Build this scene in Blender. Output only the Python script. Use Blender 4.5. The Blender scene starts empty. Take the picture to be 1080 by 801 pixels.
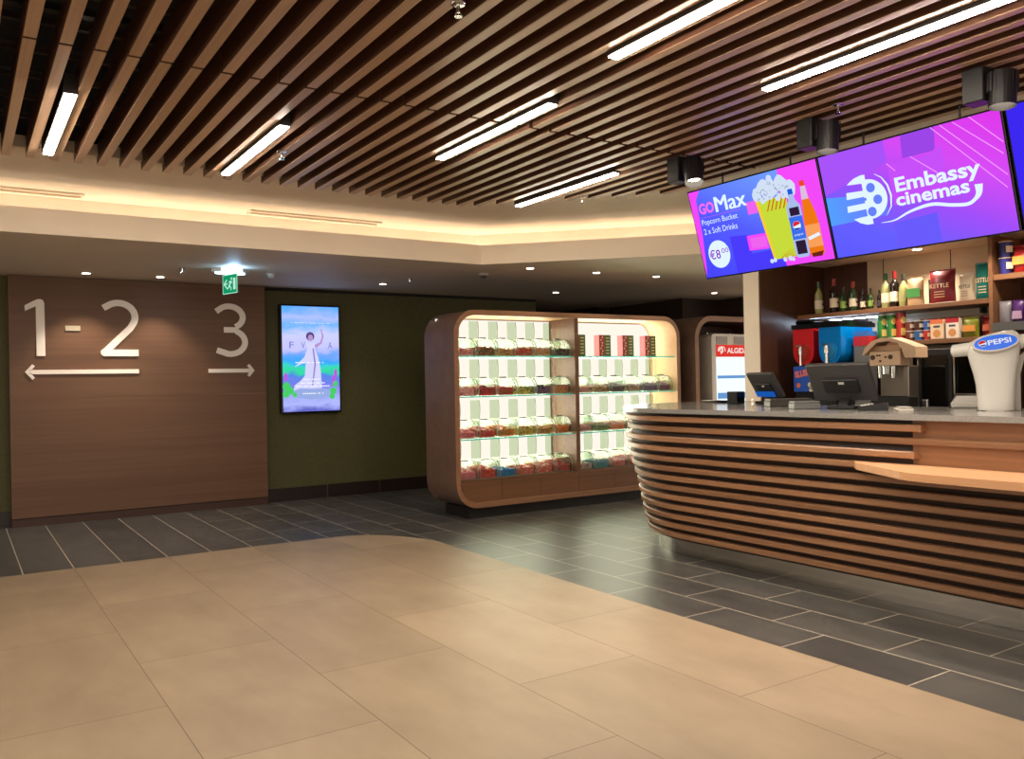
import bpy, math, random
from mathutils import Vector, Matrix
random.seed(7)
C = bpy.context.scene.collection
PI = math.pi

# ---------------------------------------------------------------- camera, light, exposure
cam_d = bpy.data.cameras.new('camera'); cam = bpy.data.objects.new('camera', cam_d); C.objects.link(cam)
cam_d.sensor_fit = 'HORIZONTAL'; cam_d.sensor_width = 36.0
cam_d.lens = 897.37 / 1080 * 36.0
cam_d.clip_start = 0.05; cam_d.clip_end = 100
PIT, ROL, YAW, CH = .0036, -.0195, .579, 1.3
def cam_rows():
    cy, sy, cp, sp, cr, sr = math.cos(YAW), math.sin(YAW), math.cos(PIT), math.sin(PIT), math.cos(ROL), math.sin(ROL)
    right = Vector((cy, -sy, 0)); fwd0 = Vector((sy, cy, 0)); up0 = Vector((0, 0, 1))
    fwd = fwd0 * cp + up0 * sp; up = -fwd0 * sp + up0 * cp
    down = -up
    xr = right * cr - down * sr
    yd = right * sr + down * cr
    return xr, -yd, -fwd
_x, _y, _z = cam_rows()
cam.matrix_world = Matrix(((_x[0], _y[0], _z[0], 0), (_x[1], _y[1], _z[1], 0), (_x[2], _y[2], _z[2], CH), (0, 0, 0, 1)))
bpy.context.scene.camera = cam

world = bpy.data.worlds.new('world'); bpy.context.scene.world = world; world.use_nodes = True
bgn = world.node_tree.nodes['Background']; bgn.inputs[0].default_value = (1.0, .86, .73, 1); bgn.inputs[1].default_value = 1.4

vs = bpy.context.scene.view_settings
vs.view_transform = 'Standard'; vs.look = 'None'; vs.gamma = 1.0; vs.exposure = 0.0; vs.use_curve_mapping = False
cy_ = bpy.context.scene.cycles
cy_.use_denoising = True
cy_.max_bounces = 8; cy_.transparent_max_bounces = 24; cy_.diffuse_bounces = 4; cy_.glossy_bounces = 4; cy_.transmission_bounces = 4
cy_.sample_clamp_indirect = 6.0
cy_.caustics_reflective = False; cy_.caustics_refractive = False

WARM = (1.0, .74, .48); WARM2 = (1.0, .86, .70)
STRIP = 125.0        # ceiling bar lamps
COVE = 15.0         # hidden cove strip
BACKLIT = 1.04       # sweet cabinet light panels

# ---------------------------------------------------------------- colours and materials
def L(r, g, b):
    f = lambda c: (c / 255) / 12.92 if c / 255 <= .04045 else (((c / 255) + .055) / 1.055) ** 2.4
    return (f(r), f(g), f(b), 1)
MATS = {}
def mat(name, col=(128, 128, 128), rough=.5, metal=0.0, emit=None, es=1.0, spec=.5, alpha=None, lin=None):
    if name in MATS: return MATS[name]
    m = bpy.data.materials.new(name); m.use_nodes = True; MATS[name] = m
    b = m.node_tree.nodes['Principled BSDF']
    b.inputs['Base Color'].default_value = lin or L(*col)
    b.inputs['Roughness'].default_value = rough; b.inputs['Metallic'].default_value = metal
    b.inputs['Specular IOR Level'].default_value = spec
    if emit is not None:
        b.inputs['Emission Color'].default_value = emit if len(emit) == 4 else L(*emit)
        b.inputs['Emission Strength'].default_value = es
    return m
def glow(name, col, es, lin=None):
    m = bpy.data.materials.new(name); m.use_nodes = True; MATS[name] = m
    nt = m.node_tree; nt.nodes.clear()
    o = nt.nodes.new('ShaderNodeOutputMaterial'); e = nt.nodes.new('ShaderNodeEmission')
    e.inputs[0].default_value = lin or L(*col); e.inputs[1].default_value = es
    nt.links.new(e.outputs[0], o.inputs[0]); return m
def clear(name, tint, gloss=.12, dens=1.0, grough=.05):
    """thin transparent sheet: mostly see-through, a little reflection"""
    m = bpy.data.materials.new(name); m.use_nodes = True; MATS[name] = m
    nt = m.node_tree; nt.nodes.clear(); N = nt.nodes.new; K = nt.links.new
    o = N('ShaderNodeOutputMaterial'); t = N('ShaderNodeBsdfTransparent'); g = N('ShaderNodeBsdfGlossy'); mx = N('ShaderNodeMixShader')
    lw = N('ShaderNodeLayerWeight'); lw.inputs[0].default_value = .35
    mu = N('ShaderNodeMath'); mu.operation = 'MULTIPLY'; mu.inputs[1].default_value = gloss * 3
    K(lw.outputs['Fresnel'], mu.inputs[0])
    t.inputs[0].default_value = tint; g.inputs['Roughness'].default_value = grough
    K(mu.outputs[0], mx.inputs[0]); K(t.outputs[0], mx.inputs[1]); K(g.outputs[0], mx.inputs[2]); K(mx.outputs[0], o.inputs[0])
    return m
def wood(name, c1, c2, axis='x', rough=.42, fine=60, spec=.4, vary=.25):
    m = bpy.data.materials.new(name); m.use_nodes = True; MATS[name] = m
    nt = m.node_tree; N = nt.nodes.new; K = nt.links.new; b = nt.nodes['Principled BSDF']
    tc = N('ShaderNodeTexCoord'); mp = N('ShaderNodeMapping'); K(tc.outputs['Object'], mp.inputs[0])
    s = {'x': (.7, fine, fine), 'y': (fine, .7, fine), 'z': (fine, fine, .7)}[axis]
    mp.inputs['Scale'].default_value = s
    n1 = N('ShaderNodeTexNoise'); n1.inputs['Scale'].default_value = 1.0; n1.inputs['Detail'].default_value = 6; n1.inputs['Distortion'].default_value = .6
    K(mp.outputs[0], n1.inputs['Vector'])
    mp2 = N('ShaderNodeMapping'); K(tc.outputs['Object'], mp2.inputs[0]); mp2.inputs['Scale'].default_value = tuple(v * .12 for v in s)
    n2 = N('ShaderNodeTexNoise'); n2.inputs['Scale'].default_value = 1.0; n2.inputs['Detail'].default_value = 2
    K(mp2.outputs[0], n2.inputs['Vector'])
    ad = N('ShaderNodeMath'); ad.operation = 'ADD'; K(n1.outputs[0], ad.inputs[0]); K(n2.outputs[0], ad.inputs[1])
    mr = N('ShaderNodeMapRange'); mr.inputs['From Min'].default_value = .7; mr.inputs['From Max'].default_value = 1.3; K(ad.outputs[0], mr.inputs['Value'])
    mx = N('ShaderNodeMix'); mx.data_type = 'RGBA'; mx.inputs[6].default_value = L(*c1); mx.inputs[7].default_value = L(*c2); K(mr.outputs[0], mx.inputs['Factor'])
    oi = N('ShaderNodeObjectInfo'); mr2 = N('ShaderNodeMapRange'); K(oi.outputs['Random'], mr2.inputs['Value'])
    mr2.inputs['To Min'].default_value = 1 - vary; mr2.inputs['To Max'].default_value = 1 + vary * .6
    hs = N('ShaderNodeHueSaturation'); K(mr2.outputs[0], hs.inputs['Value']); K(mx.outputs[2], hs.inputs['Color']); K(hs.outputs[0], b.inputs['Base Color'])
    b.inputs['Roughness'].default_value = rough; b.inputs['Specular IOR Level'].default_value = spec
    return m
def noisy(name, c1, c2, scale=8, rough=.5, spec=.4, stretch=(1, 1, 1), bump=0, metal=0):
    m = bpy.data.materials.new(name); m.use_nodes = True; MATS[name] = m
    nt = m.node_tree; N = nt.nodes.new; K = nt.links.new; b = nt.nodes['Principled BSDF']
    tc = N('ShaderNodeTexCoord'); mp = N('ShaderNodeMapping'); K(tc.outputs['Object'], mp.inputs[0]); mp.inputs['Scale'].default_value = stretch
    n = N('ShaderNodeTexNoise'); n.inputs['Scale'].default_value = scale; n.inputs['Detail'].default_value = 5; K(mp.outputs[0], n.inputs['Vector'])
    mr = N('ShaderNodeMapRange'); mr.inputs['From Min'].default_value = .3; mr.inputs['From Max'].default_value = .7; K(n.outputs[0], mr.inputs['Value'])
    mx = N('ShaderNodeMix'); mx.data_type = 'RGBA'; mx.inputs[6].default_value = L(*c1); mx.inputs[7].default_value = L(*c2); K(mr.outputs[0], mx.inputs['Factor'])
    K(mx.outputs[2], b.inputs['Base Color']); b.inputs['Roughness'].default_value = rough; b.inputs['Specular IOR Level'].default_value = spec; b.inputs['Metallic'].default_value = metal
    if bump:
        bp = N('ShaderNodeBump'); bp.inputs['Strength'].default_value = bump; bp.inputs['Distance'].default_value = .01; K(n.outputs[0], bp.inputs['Height']); K(bp.outputs[0], b.inputs['Normal'])
    return m
def tiles(name, c1, c2, grout, bw, rh, off, x0, y0, mortar, rough, spec, nscale=2.2, only_right=None):
    """running-bond tiles: rows stacked along world X, tile length along Y"""
    m = bpy.data.materials.new(name); m.use_nodes = True; MATS[name] = m
    nt = m.node_tree; N = nt.nodes.new; K = nt.links.new; b = nt.nodes['Principled BSDF']
    tc = N('ShaderNodeTexCoord'); sp = N('ShaderNodeSeparateXYZ'); K(tc.outputs['Object'], sp.inputs[0])
    def mth(op, a, v):
        k = N('ShaderNodeMath'); k.operation = op; K(a, k.inputs[0])
        if hasattr(v, 'node'): K(v, k.inputs[1])
        else: k.inputs[1].default_value = v
        return k.outputs[0]
    u = mth('ADD', sp.outputs[1], -y0); v = mth('ADD', sp.outputs[0], -x0)
    cb = N('ShaderNodeCombineXYZ'); K(u, cb.inputs[0]); K(v, cb.inputs[1])
    br = N('ShaderNodeTexBrick'); K(cb.outputs[0], br.inputs['Vector']); br.offset = off; br.offset_frequency = 2
    br.inputs['Scale'].default_value = 1; br.inputs['Brick Width'].default_value = bw; br.inputs['Row Height'].default_value = rh
    br.inputs['Mortar Size'].default_value = mortar; br.inputs['Mortar Smooth'].default_value = .1
    br.inputs['Color1'].default_value = (0, 0, 0, 1); br.inputs['Color2'].default_value = (1, 1, 1, 1); br.inputs['Bias'].default_value = 0
    n = N('ShaderNodeTexNoise'); n.inputs['Scale'].default_value = nscale; n.inputs['Detail'].default_value = 7; n.inputs['Roughness'].default_value = .6
    mp = N('ShaderNodeMapping'); mp.inputs['Scale'].default_value = (2.2, 1, 1); K(tc.outputs['Object'], mp.inputs[0]); K(mp.outputs[0], n.inputs['Vector'])
    mr = N('ShaderNodeMath'); mr.operation = 'MULTIPLY_ADD'; mr.inputs[1].default_value = 2.2; mr.inputs[2].default_value = -.6; mr.use_clamp = True; K(n.outputs[0], mr.inputs[0])
    bw_ = N('ShaderNodeRGBToBW'); K(br.outputs['Color'], bw_.inputs[0])
    sh = mth('MULTIPLY', bw_.outputs[0], .45)
    tot = mth('ADD', mth('MULTIPLY', mr.outputs[0], .7), sh)
    mx = N('ShaderNodeMix'); mx.data_type = 'RGBA'; mx.inputs[6].default_value = L(*c1); mx.inputs[7].default_value = L(*c2); K(tot, mx.inputs['Factor'])
    mg = N('ShaderNodeMix'); mg.data_type = 'RGBA'; K(mx.outputs[2], mg.inputs[6]); mg.inputs[7].default_value = L(*grout)
    K(br.outputs['Fac'], mg.inputs['Factor'])
    K(mg.outputs[2], b.inputs['Base Color'])
    b.inputs['Roughness'].default_value = rough; b.inputs['Specular IOR Level'].default_value = spec
    return m

M_PLASTER = noisy('plaster', (232, 218, 198), (238, 224, 204), 3, .7, .2)
M_SOFFIT = noisy('soffit_paint', (226, 212, 194), (230, 216, 198), 3, .6, .25)
M_PLENUM = mat('plenum_black', (26, 19, 15), .9)
M_RAIL = mat('carrier_rail', (58, 44, 34), .7)
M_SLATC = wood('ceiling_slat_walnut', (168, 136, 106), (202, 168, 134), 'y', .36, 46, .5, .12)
M_SLATS = wood('ceiling_slat_shaded_side', (92, 60, 42), (108, 72, 50), 'y', .5, 46, .3, .05)  # side faces coloured darker to paint in the shade between slats
M_PANEL = wood('brown_oak_laminate', (100, 71, 52), (116, 84, 62), 'x', .45, 34, .35, .05)
M_PANEL_D = mat('brown_plinth', (62, 36, 24), .5)
M_GREEN = noisy('green_wallcovering', (76, 74, 44), (94, 90, 54), 90, .6, .3, (1, 1, 1), .15)
M_DARKW = noisy('dark_brown_wall', (52, 38, 30), (60, 45, 36), 10, .6, .3)
M_BASEB = mat('dark_stone_skirting', (40, 30, 25), .35)
M_WHITE = mat('white_letter', (250, 240, 228), .45)
M_CABW = wood('walnut_cabinet_side', (102, 78, 66), (122, 96, 80), 'x', .4, 40, .4, .05)
M_CABF = wood('walnut_cabinet_edge', (132, 94, 68), (156, 114, 84), 'x', .4, 40, .4, .1)
M_DRAWER = wood('walnut_drawer', (96, 64, 44), (122, 84, 58), 'x', .4, 30, .4, .1)
M_LIGHTWOOD = wood('pale_oak_lining', (214, 172, 130), (226, 186, 144), 'x', .5, 30, .3, .04)
M_BLACK = mat('black_plastic', (14, 12, 12), .5)
M_BLACKG = mat('black_gloss', (12, 11, 12), .12)
M_PLINTHB = mat('plinth_black', (16, 12, 10), .6)
M_CSLAT = wood('counter_walnut', (122, 86, 60), (162, 120, 86), 'y', .34, 46, .5, .16)
M_CPANEL = wood('counter_walnut_panel', (112, 74, 48), (144, 100, 66), 'y', .4, 22, .45, .08)
M_CORE = mat('counter_core', (40, 22, 13), .6)
M_LEDGE = wood('ledge_oak', (196, 146, 104), (214, 168, 126), 'y', .35, 40, .5, .03)
M_STEEL = mat('brushed_steel', (205, 200, 192), .16, 1.0)
M_CHROME = mat('chrome', (225, 222, 218), .12, 1.0)
M_STONE = noisy('grey_quartz', (118, 116, 112), (142, 140, 135), 160, .13, .6)
M_DARKWOOD = wood('bar_dark_wood', (70, 42, 28), (88, 54, 36), 'z', .35, 30, .5, .05)
M_SHELFW = wood('bar_shelf_wood', (110, 74, 48), (134, 92, 62), 'y', .45, 30, .4, .05)
M_CREAM = mat('cream_laminate', (214, 196, 166), .35)
M_GAP = mat('panel_gap', (60, 48, 38), .8)
M_GREY = mat('grey_plastic', (112, 112, 110), .4)
M_LGREY = mat('light_grey_plastic', (205, 202, 194), .35)
M_STRIPL = glow('bar_lamp_diffuser', (255, 240, 225), STRIP, lin=(1, .87, .72, 1))
M_COVEL = glow('cove_strip', (255, 214, 160), COVE, lin=(1, .89, .74, 1))
M_BACKL = glow('light_panel', (255, 240, 222), BACKLIT, lin=(1, .91, .79, 1))
M_SPOTL = glow('spot_lens', (255, 240, 220), 12, lin=(1, .85, .68, 1))
M_HOUSE = mat('lamp_housing', (64, 58, 54), .4, .3)

# ---------------------------------------------------------------- mesh helper
class MB:
    def __init__(s, org=(0, 0, 0)):
        s.v = []; s.f = []; s.m = []; s.o = Vector(org); s.T = None; s.mi = 0
    def _add(s, vs_, fs):
        b = len(s.v)
        for p in vs_:
            p = Vector(p)
            if s.T is not None: p = s.T @ p
            s.v.append(tuple(p - s.o))
        for f in fs: s.f.append([b + i for i in f]); s.m.append(s.mi)
        return s
    def box(s, x0, y0, z0, x1, y1, z1):
        P = [(x, y, z) for z in (z0, z1) for y in (y0, y1) for x in (x0, x1)]
        return s._add(P, [(0, 2, 3, 1), (4, 5, 7, 6), (0, 1, 5, 4), (2, 6, 7, 3), (0, 4, 6, 2), (1, 3, 7, 5)])
    def bbox(s, x0, y0, z0, x1, y1, z1, b=.004):
        """box with chamfered edges"""
        X, Y, Z = (x0, x1), (y0, y1), (z0, z1); P = []; idx = {}
        for i in (0, 1):
            for j in (0, 1):
                for k in (0, 1):
                    sx, sy, sz = (1 if i == 0 else -1), (1 if j == 0 else -1), (1 if k == 0 else -1)
                    for a in range(3):
                        d = [b * sx, b * sy, b * sz]; d[a] = 0
                        idx[(i, j, k, a)] = len(P); P.append((X[i] + d[0], Y[j] + d[1], Z[k] + d[2]))
        F = []
        for a in range(3):
            o = [c for c in range(3) if c != a]
            for e in (0, 1):
                q = []
                for (p, r) in ((0, 0), (1, 0), (1, 1), (0, 1)):
                    t = [0, 0, 0]; t[a] = e; t[o[0]] = p; t[o[1]] = r; q.append(idx[(*t, a)])
                F.append(q)
        for a in range(3):
            o = [c for c in range(3) if c != a]
            for p in (0, 1):
                for r in (0, 1):
                    t0 = [0, 0, 0]; t1 = [0, 0, 0]; t1[a] = 1
                    for t in (t0, t1): t[o[0]] = p; t[o[1]] = r
                    F.append([idx[(*t0, o[0])], idx[(*t1, o[0])], idx[(*t1, o[1])], idx[(*t0, o[1])]])
        for i in (0, 1):
            for j in (0, 1):
                for k in (0, 1): F.append([idx[(i, j, k, 0)], idx[(i, j, k, 1)], idx[(i, j, k, 2)]])
        return s._add(P, F)
    def prism(s, pts, h0, h1, axis='z'):
        """polygon extruded along an axis; pts are the two other coordinates"""
        n = len(pts)
        def mk(a, b, h): return {'z': (a, b, h), 'y': (a, h, b), 'x': (h, a, b)}[axis]
        P = [mk(a, b, h0) for a, b in pts] + [mk(a, b, h1) for a, b in pts]
        F = [list(range(n))[::-1], list(range(n, 2 * n))] + [[i, (i + 1) % n, n + (i + 1) % n, n + i] for i in range(n)]
        return s._add(P, F)
    def cyl(s, p0, p1, r0, r1=None, n=20, caps=True):
        r1 = r0 if r1 is None else r1
        p0, p1 = Vector(p0), Vector(p1); d = (p1 - p0).normalized()
        a = d.orthogonal().normalized(); b = d.cross(a); P = []
        for p, r in ((p0, r0), (p1, r1)):
            for i in range(n):
                t = 2 * PI * i / n; P.append(p + a * (r * math.cos(t)) + b * (r * math.sin(t)))
        F = [[i, (i + 1) % n, n + (i + 1) % n, n + i] for i in range(n)]
        if caps: F += [list(range(n))[::-1], list(range(n, 2 * n))]
        return s._add(P, F)
    def tube(s, pts, r, n=8):
        for a, b in zip(pts[:-1], pts[1:]): s.cyl(a, b, r, r, n)
        return s
    def lathe(s, prof, c=(0, 0, 0), n=20):
        P = []; F = []; k = len(prof)
        for i in range(n):
            t = 2 * PI * i / n
            for r, z in prof: P.append((c[0] + r * math.cos(t), c[1] + r * math.sin(t), c[2] + z))
        for i in range(n):
            j = (i + 1) % n
            for q in range(k - 1): F.append([i * k + q, j * k + q, j * k + q + 1, i * k + q + 1])
        F.append([i * k for i in range(n)][::-1]); F.append([i * k + k - 1 for i in range(n)])
        return s._add(P, F)
    def loft(s, rings, caps=True):
        n = len(rings[0]); P = [p for r in rings for p in r]; F = []
        for k in range(len(rings) - 1):
            for i in range(n):
                j = (i + 1) % n; F.append([k * n + i, k * n + j, (k + 1) * n + j, (k + 1) * n + i])
        if caps: F += [list(range(n))[::-1], [(len(rings) - 1) * n + i for i in range(n)]]
        return s._add(P, F)
    def sphere(s, c, r, n=12, m=8, sq=(1, 1, 1)):
        rings = []
        for k in range(1, m):
            t = PI * k / m
            rings.append([(c[0] + sq[0] * r * math.sin(t) * math.cos(2 * PI * i / n), c[1] + sq[1] * r * math.sin(t) * math.sin(2 * PI * i / n), c[2] - sq[2] * r * math.cos(t)) for i in range(n)])
        return s.loft(rings)
    def build(s, name, mats, parent=None, smooth=False):
        me = bpy.data.meshes.new(name); me.from_pydata(s.v, [], s.f)
        if not isinstance(mats, (list, tuple)): mats = [mats]
        for m in mats: me.materials.append(m)
        for p, mi in zip(me.polygons, s.m): p.material_index = mi
        import bmesh
        bm = bmesh.new(); bm.from_mesh(me); bmesh.ops.recalc_face_normals(bm, faces=bm.faces)
        if smooth:
            for f in bm.faces: f.smooth = True
            for e in bm.edges:
                if len(e.link_faces) == 2 and e.calc_face_angle(0) > math.radians(38): e.smooth = False
        bm.to_mesh(me); bm.free()
        o = bpy.data.objects.new(name, me); C.objects.link(o)
        if parent is not None: o.parent = parent
        return o
def tag(o, label=None, cat=None, group=None, kind=None):
    if label: o['label'] = label
    if cat: o['category'] = cat
    if group: o['group'] = group
    if kind: o['kind'] = kind
    return o
def thing(name, label, cat, loc=(0, 0, 0), group=None, rz=0):
    o = bpy.data.objects.new(name, None); C.objects.link(o); o.location = loc; o.rotation_euler = (0, 0, rz); o.empty_display_size = .1
    return tag(o, label, cat, group)
def struct(o): o['kind'] = 'structure'; return o
def dup(root, loc=None, name=None, label=None, group=None, rz=None):
    r = root.copy(); C.objects.link(r)
    if loc is not None: r.location = loc
    if rz is not None: r.rotation_euler = (0, 0, rz)
    if label: r['label'] = label
    if group: r['group'] = group
    for ch in list(root.children):
        c = ch.copy(); C.objects.link(c); c.parent = r
        for g in list(ch.children):
            d = g.copy(); C.objects.link(d); d.parent = c
    return r
ORD = ['first', 'second', 'third', 'fourth', 'fifth', 'sixth', 'seventh', 'eighth', 'ninth', 'tenth', 'eleventh', 'twelfth', 'thirteenth', 'fourteenth', 'fifteenth',
       'sixteenth', 'seventeenth', 'eighteenth', 'nineteenth', 'twentieth']
def ordn(i):
    if i < 20: return ORD[i]
    t, u = divmod(i + 1, 10)
    return {2: 'twentieth', 3: 'thirtieth', 4: 'fortieth'}[t] if u == 0 else {2: 'twenty-', 3: 'thirty-', 4: 'forty-'}[t] + ORD[u - 1]
def text_mesh(name, s, box, mt, parent, mtx=None, bold=0.0, shear=0.0, z=0.0, depth=.0006, keep=False):
    """lettering fitted to box (x0,y0,x1,y1) in the parent's local plane"""
    cu = bpy.data.curves.new(name, 'FONT'); cu.body = s; cu.size = 1; cu.offset = bold; cu.shear = shear; cu.extrude = 0; cu.resolution_u = 3
    tmp = bpy.data.objects.new(name + '_t', cu); C.objects.link(tmp)
    dg = bpy.context.evaluated_depsgraph_get(); dg.update()
    me = bpy.data.meshes.new_from_object(tmp.evaluated_get(dg)); bpy.data.objects.remove(tmp)
    xs = [v.co.x for v in me.vertices]; ys = [v.co.y for v in me.vertices]
    x0, x1, y0, y1 = min(xs), max(xs), min(ys), max(ys)
    sx = (box[2] - box[0]) / (x1 - x0); sy = (box[3] - box[1]) / (y1 - y0)
    for v in me.vertices:
        p = Vector((box[0] + (v.co.x - x0) * sx, box[1] + (v.co.y - y0) * sy, z))
        v.co = mtx @ p if mtx else p
    me.materials.clear(); me.materials.append(mt)
    o = bpy.data.objects.new(name, me); C.objects.link(o); o.parent = parent
    return o
def ribbon(pts, w, taper=None):
    """outline polygon of a stroke along pts"""
    n = len(pts); Lf = []; R = []
    for i, p in enumerate(pts):
        a = Vector(pts[max(0, i - 1)]); b = Vector(pts[min(n - 1, i + 1)]); t = (b - a).normalized(); nn = Vector((-t.y, t.x))
        if 0 < i < n - 1:
            t1 = (Vector(pts[i]) - a).normalized(); c = max(.5, t.dot(t1)); k = 1 / c
        else: k = 1
        h = (taper[i] if taper else w) / 2 * k
        Lf.append(tuple(Vector(p) + nn * h)); R.append(tuple(Vector(p) - nn * h))
    return Lf, R
def arc(cx, cy, r, a0, a1, n=12, ry=None):
    return [(cx + r * math.cos(math.radians(a0 + (a1 - a0) * i / n)), cy + (ry or r) * math.sin(math.radians(a0 + (a1 - a0) * i / n))) for i in range(n + 1)]
def stroke(mb, pts, w, h0, h1, axis='y', taper=None):
    Lf, R = ribbon(pts, w, taper)
    for i in range(len(pts) - 1):
        q = [Lf[i], Lf[i + 1], R[i + 1], R[i]]
        mb.prism(q, h0, h1, axis)

# ================================================================ THE SETTING
M_TD = tiles('charcoal_tiles', (54, 53, 52), (86, 84, 80), (186, 176, 158), .65, .325, .5, 3.307, 3.713, .0035, .40, .5)
M_TL = tiles('charcoal_planks', (54, 53, 52), (86, 84, 80), (186, 176, 158), 40.0, .325, .0, 3.307, -20.0, .0035, .40, .5)
M_TB = tiles('beige_tiles', (134, 116, 94), (164, 144, 118), (98, 82, 64), 1.3, .65, .5, 3.307 - .65 * 20, 5.01, .0022, .48, .5, 1.6)
f = MB(); f.box(2.0, -4, -.1, 12, 13, 0); f.mi = 1; f.box(-6, -4, -.1, 2.0, 13, 0)
struct(f.build('floor', [M_TD, M_TL]))
f = MB()
cor = [(-6, -4), (3.307, -4), (3.307, 6.05)] + [(2.72 + .587 * math.cos(t), 6.05 + .92 * math.sin(t)) for t in [PI / 2 * i / 12 for i in range(1, 13)]] + [(2.2, 6.985), (-6, 6.985)]
f.prism(cor, .0, .002); struct(f.build('floor', M_TB))

# walls
w = MB(); w.box(-6, 9.55, 0, 6.65, 9.7, 2.43); struct(w.build('wall_far', M_GREEN))
w = MB(); w.box(6.5, 9.7, 0, 6.65, 11.2, 2.43); w.box(6.5, 11.2, 0, 9.0, 11.35, 2.43); w.box(8.25, 10.2, 0, 9.0, 11.2, 2.43)
w.box(8.5, 8.62, 0, 9.2, 10.2, 2.43); w.box(9.2, 7.9, 0, 11, 8.9, 2.43); struct(w.build('wall_back', M_DARKW))
w = MB(); w.box(2.89, 9.535, 0, 6.65, 9.55, .15); w.box(-6, 9.535, 0, .43, 9.55, .15); 
bb = struct(w.build('baseboard_far', M_BASEB))
w = MB()
for x in (3.62, 4.28, 4.94, 5.6, 6.26): w.box(x, 9.532, 0, x + .006, 9.536, .15)
struct(w.build('trim_1', mat('skirting_joint', (96, 84, 70), .6)))
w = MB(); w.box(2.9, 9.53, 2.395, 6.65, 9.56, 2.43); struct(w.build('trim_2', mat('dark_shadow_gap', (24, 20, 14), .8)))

# soffit and cove
lip = [(-6, 6.93), (4.215, 6.93), (5.9, 5.245)]
def off(pl, d):   # shift the straight and the diagonal outwards
    return [(pl[0][0], pl[0][1] + d), (pl[1][0] + d * math.tan(math.radians(22.5)), pl[1][1] + d), (pl[2][0] + d / math.sqrt(2) , pl[2][1] + d / math.sqrt(2))]
s_ = MB(); s_.prism([(-6, 6.93), (4.215, 6.93), (5.9, 5.245), (12, 5.245), (12, 13), (-6, 13)], 2.43, 2.47); struct(s_.build('ceiling', M_SOFFIT))
s_ = MB()
a, b = lip, off(lip, .035)
for i in range(2): s_.prism([a[i], a[i + 1], b[i + 1], b[i]], 2.47, 2.615)
# outer face of the soffit edge in the lighter plaster
a2 = off(lip, -.004)
for i in range(2): s_.prism([a2[i], a2[i + 1], a[i + 1], a[i]], 2.43, 2.615)
bk, bk2 = off(lip, .50), off(lip, .56)
for i in range(2): s_.prism([bk[i], bk[i + 1], bk2[i + 1], bk2[i]], 2.47, 2.84)
struct(s_.build('ceiling', M_PLASTER))
rec = [(-6, 6.745), (4.155, 6.745), (5.9, 5.0)]
s_ = MB(); o2 = off(lip, .56)
s_.prism([rec[0], rec[1], o2[1], o2[0]], 2.80, 2.84); s_.prism([rec[1], rec[2], o2[2], o2[1]], 2.80, 2.84)
struct(s_.build('ceiling', M_PLASTER))
s_ = MB()
inn = [(-6, 5.85), (3.45, 5.85), (4.70, 4.60), (4.70, -4)]; out = [(-6, 6.745), (4.155, 6.745), (5.9, 5.0), (5.9, -4)]
for i in range(3): s_.prism([inn[i], inn[i + 1], out[i + 1], out[i]], 2.77, 2.84)
struct(s_.build('ceiling', M_PLASTER))
s_ = MB(); s_.box(5.9, -4, 2.33, 7.2, 5.245, 2.84); struct(s_.build('ceiling', M_PLASTER))
# plenum
s_ = MB(); s_.box(-6.1, -4.1, 3.35, 6.2, 6.9, 3.4)
iw = [(-6, 5.86), (3.454, 5.86), (4.71, 4.604), (4.71, -4)]; iw2 = [(-6, 5.9), (3.47, 5.9), (4.75, 4.62), (4.75, -4)]
for i in range(3): s_.prism([iw[i], iw[i + 1], iw2[i + 1], iw2[i]], 2.84, 3.35)
struct(s_.build('ceiling', M_PLENUM))
s_ = MB(); y = -1.0
while y < 5.6:
    s_.box(-4, y, 2.846, 4.70 if y < 4.55 else 9.3 - y - .05, y + .03, 2.876); y += .36
tag(s_.build('ceiling_carrier', M_RAIL), 'dark metal carrier rails crossing above the wooden ceiling slats', 'rail', kind='stuff')

# hidden cove strip
s_ = MB(); a, b = off(lip, .40), off(lip, .43)
for i in range(2): s_.prism([a[i], a[i + 1], b[i + 1], b[i]], 2.475, 2.49)
tag(s_.build('cove_light', M_COVEL), 'warm strip light hidden in the cove above the far soffit', 'strip light')

# wooden ceiling slats: two rows with a joint
XS0 = .268; PITCH = .1298; ZS = 2.72; SW = .048
idx = 0; xs = []
x = XS0 - PITCH * 16
while x < 4.68: xs.append(x); x += PITCH
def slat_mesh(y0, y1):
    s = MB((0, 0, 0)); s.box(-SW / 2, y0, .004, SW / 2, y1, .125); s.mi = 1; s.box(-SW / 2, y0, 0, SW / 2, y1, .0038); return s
vis0 = next(i for i, v in enumerate(xs) if v > .2)
me_far = me_near = None
for i, x in enumerate(xs):
    yend = 5.90 if x < 3.48 else 9.36 - x
    k = i - vis0
    if k >= -1:
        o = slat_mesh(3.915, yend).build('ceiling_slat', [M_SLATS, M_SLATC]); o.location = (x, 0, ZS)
        tag(o, ('brown wooden ceiling slat, %s from the left in the far row' % ordn(k + 1)), 'ceiling slat', 'ceiling slats in the far row')
    if k >= -16:
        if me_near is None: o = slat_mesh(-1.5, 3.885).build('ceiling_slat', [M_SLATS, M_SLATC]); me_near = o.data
        else: o = bpy.data.objects.new('ceiling_slat', me_near); C.objects.link(o)
        o.location = (x, 0, ZS)
        if k >= -1: lb = 'brown wooden ceiling slat, %s from the left in the near row' % ordn(k + 1)
        else: lb = 'brown wooden ceiling slat left of the frame edge, near row, %s out' % ordn(-k - 2)
        tag(o, lb, 'ceiling slat', 'ceiling slats in the near row')
s_ = MB(); s_.box(-4, 3.875, 2.846, 4.70, 3.925, 2.876); tag(s_.build('ceiling_carrier', M_BLACK), 'black carrier bar across the joint between slat rows', 'rail')

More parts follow.
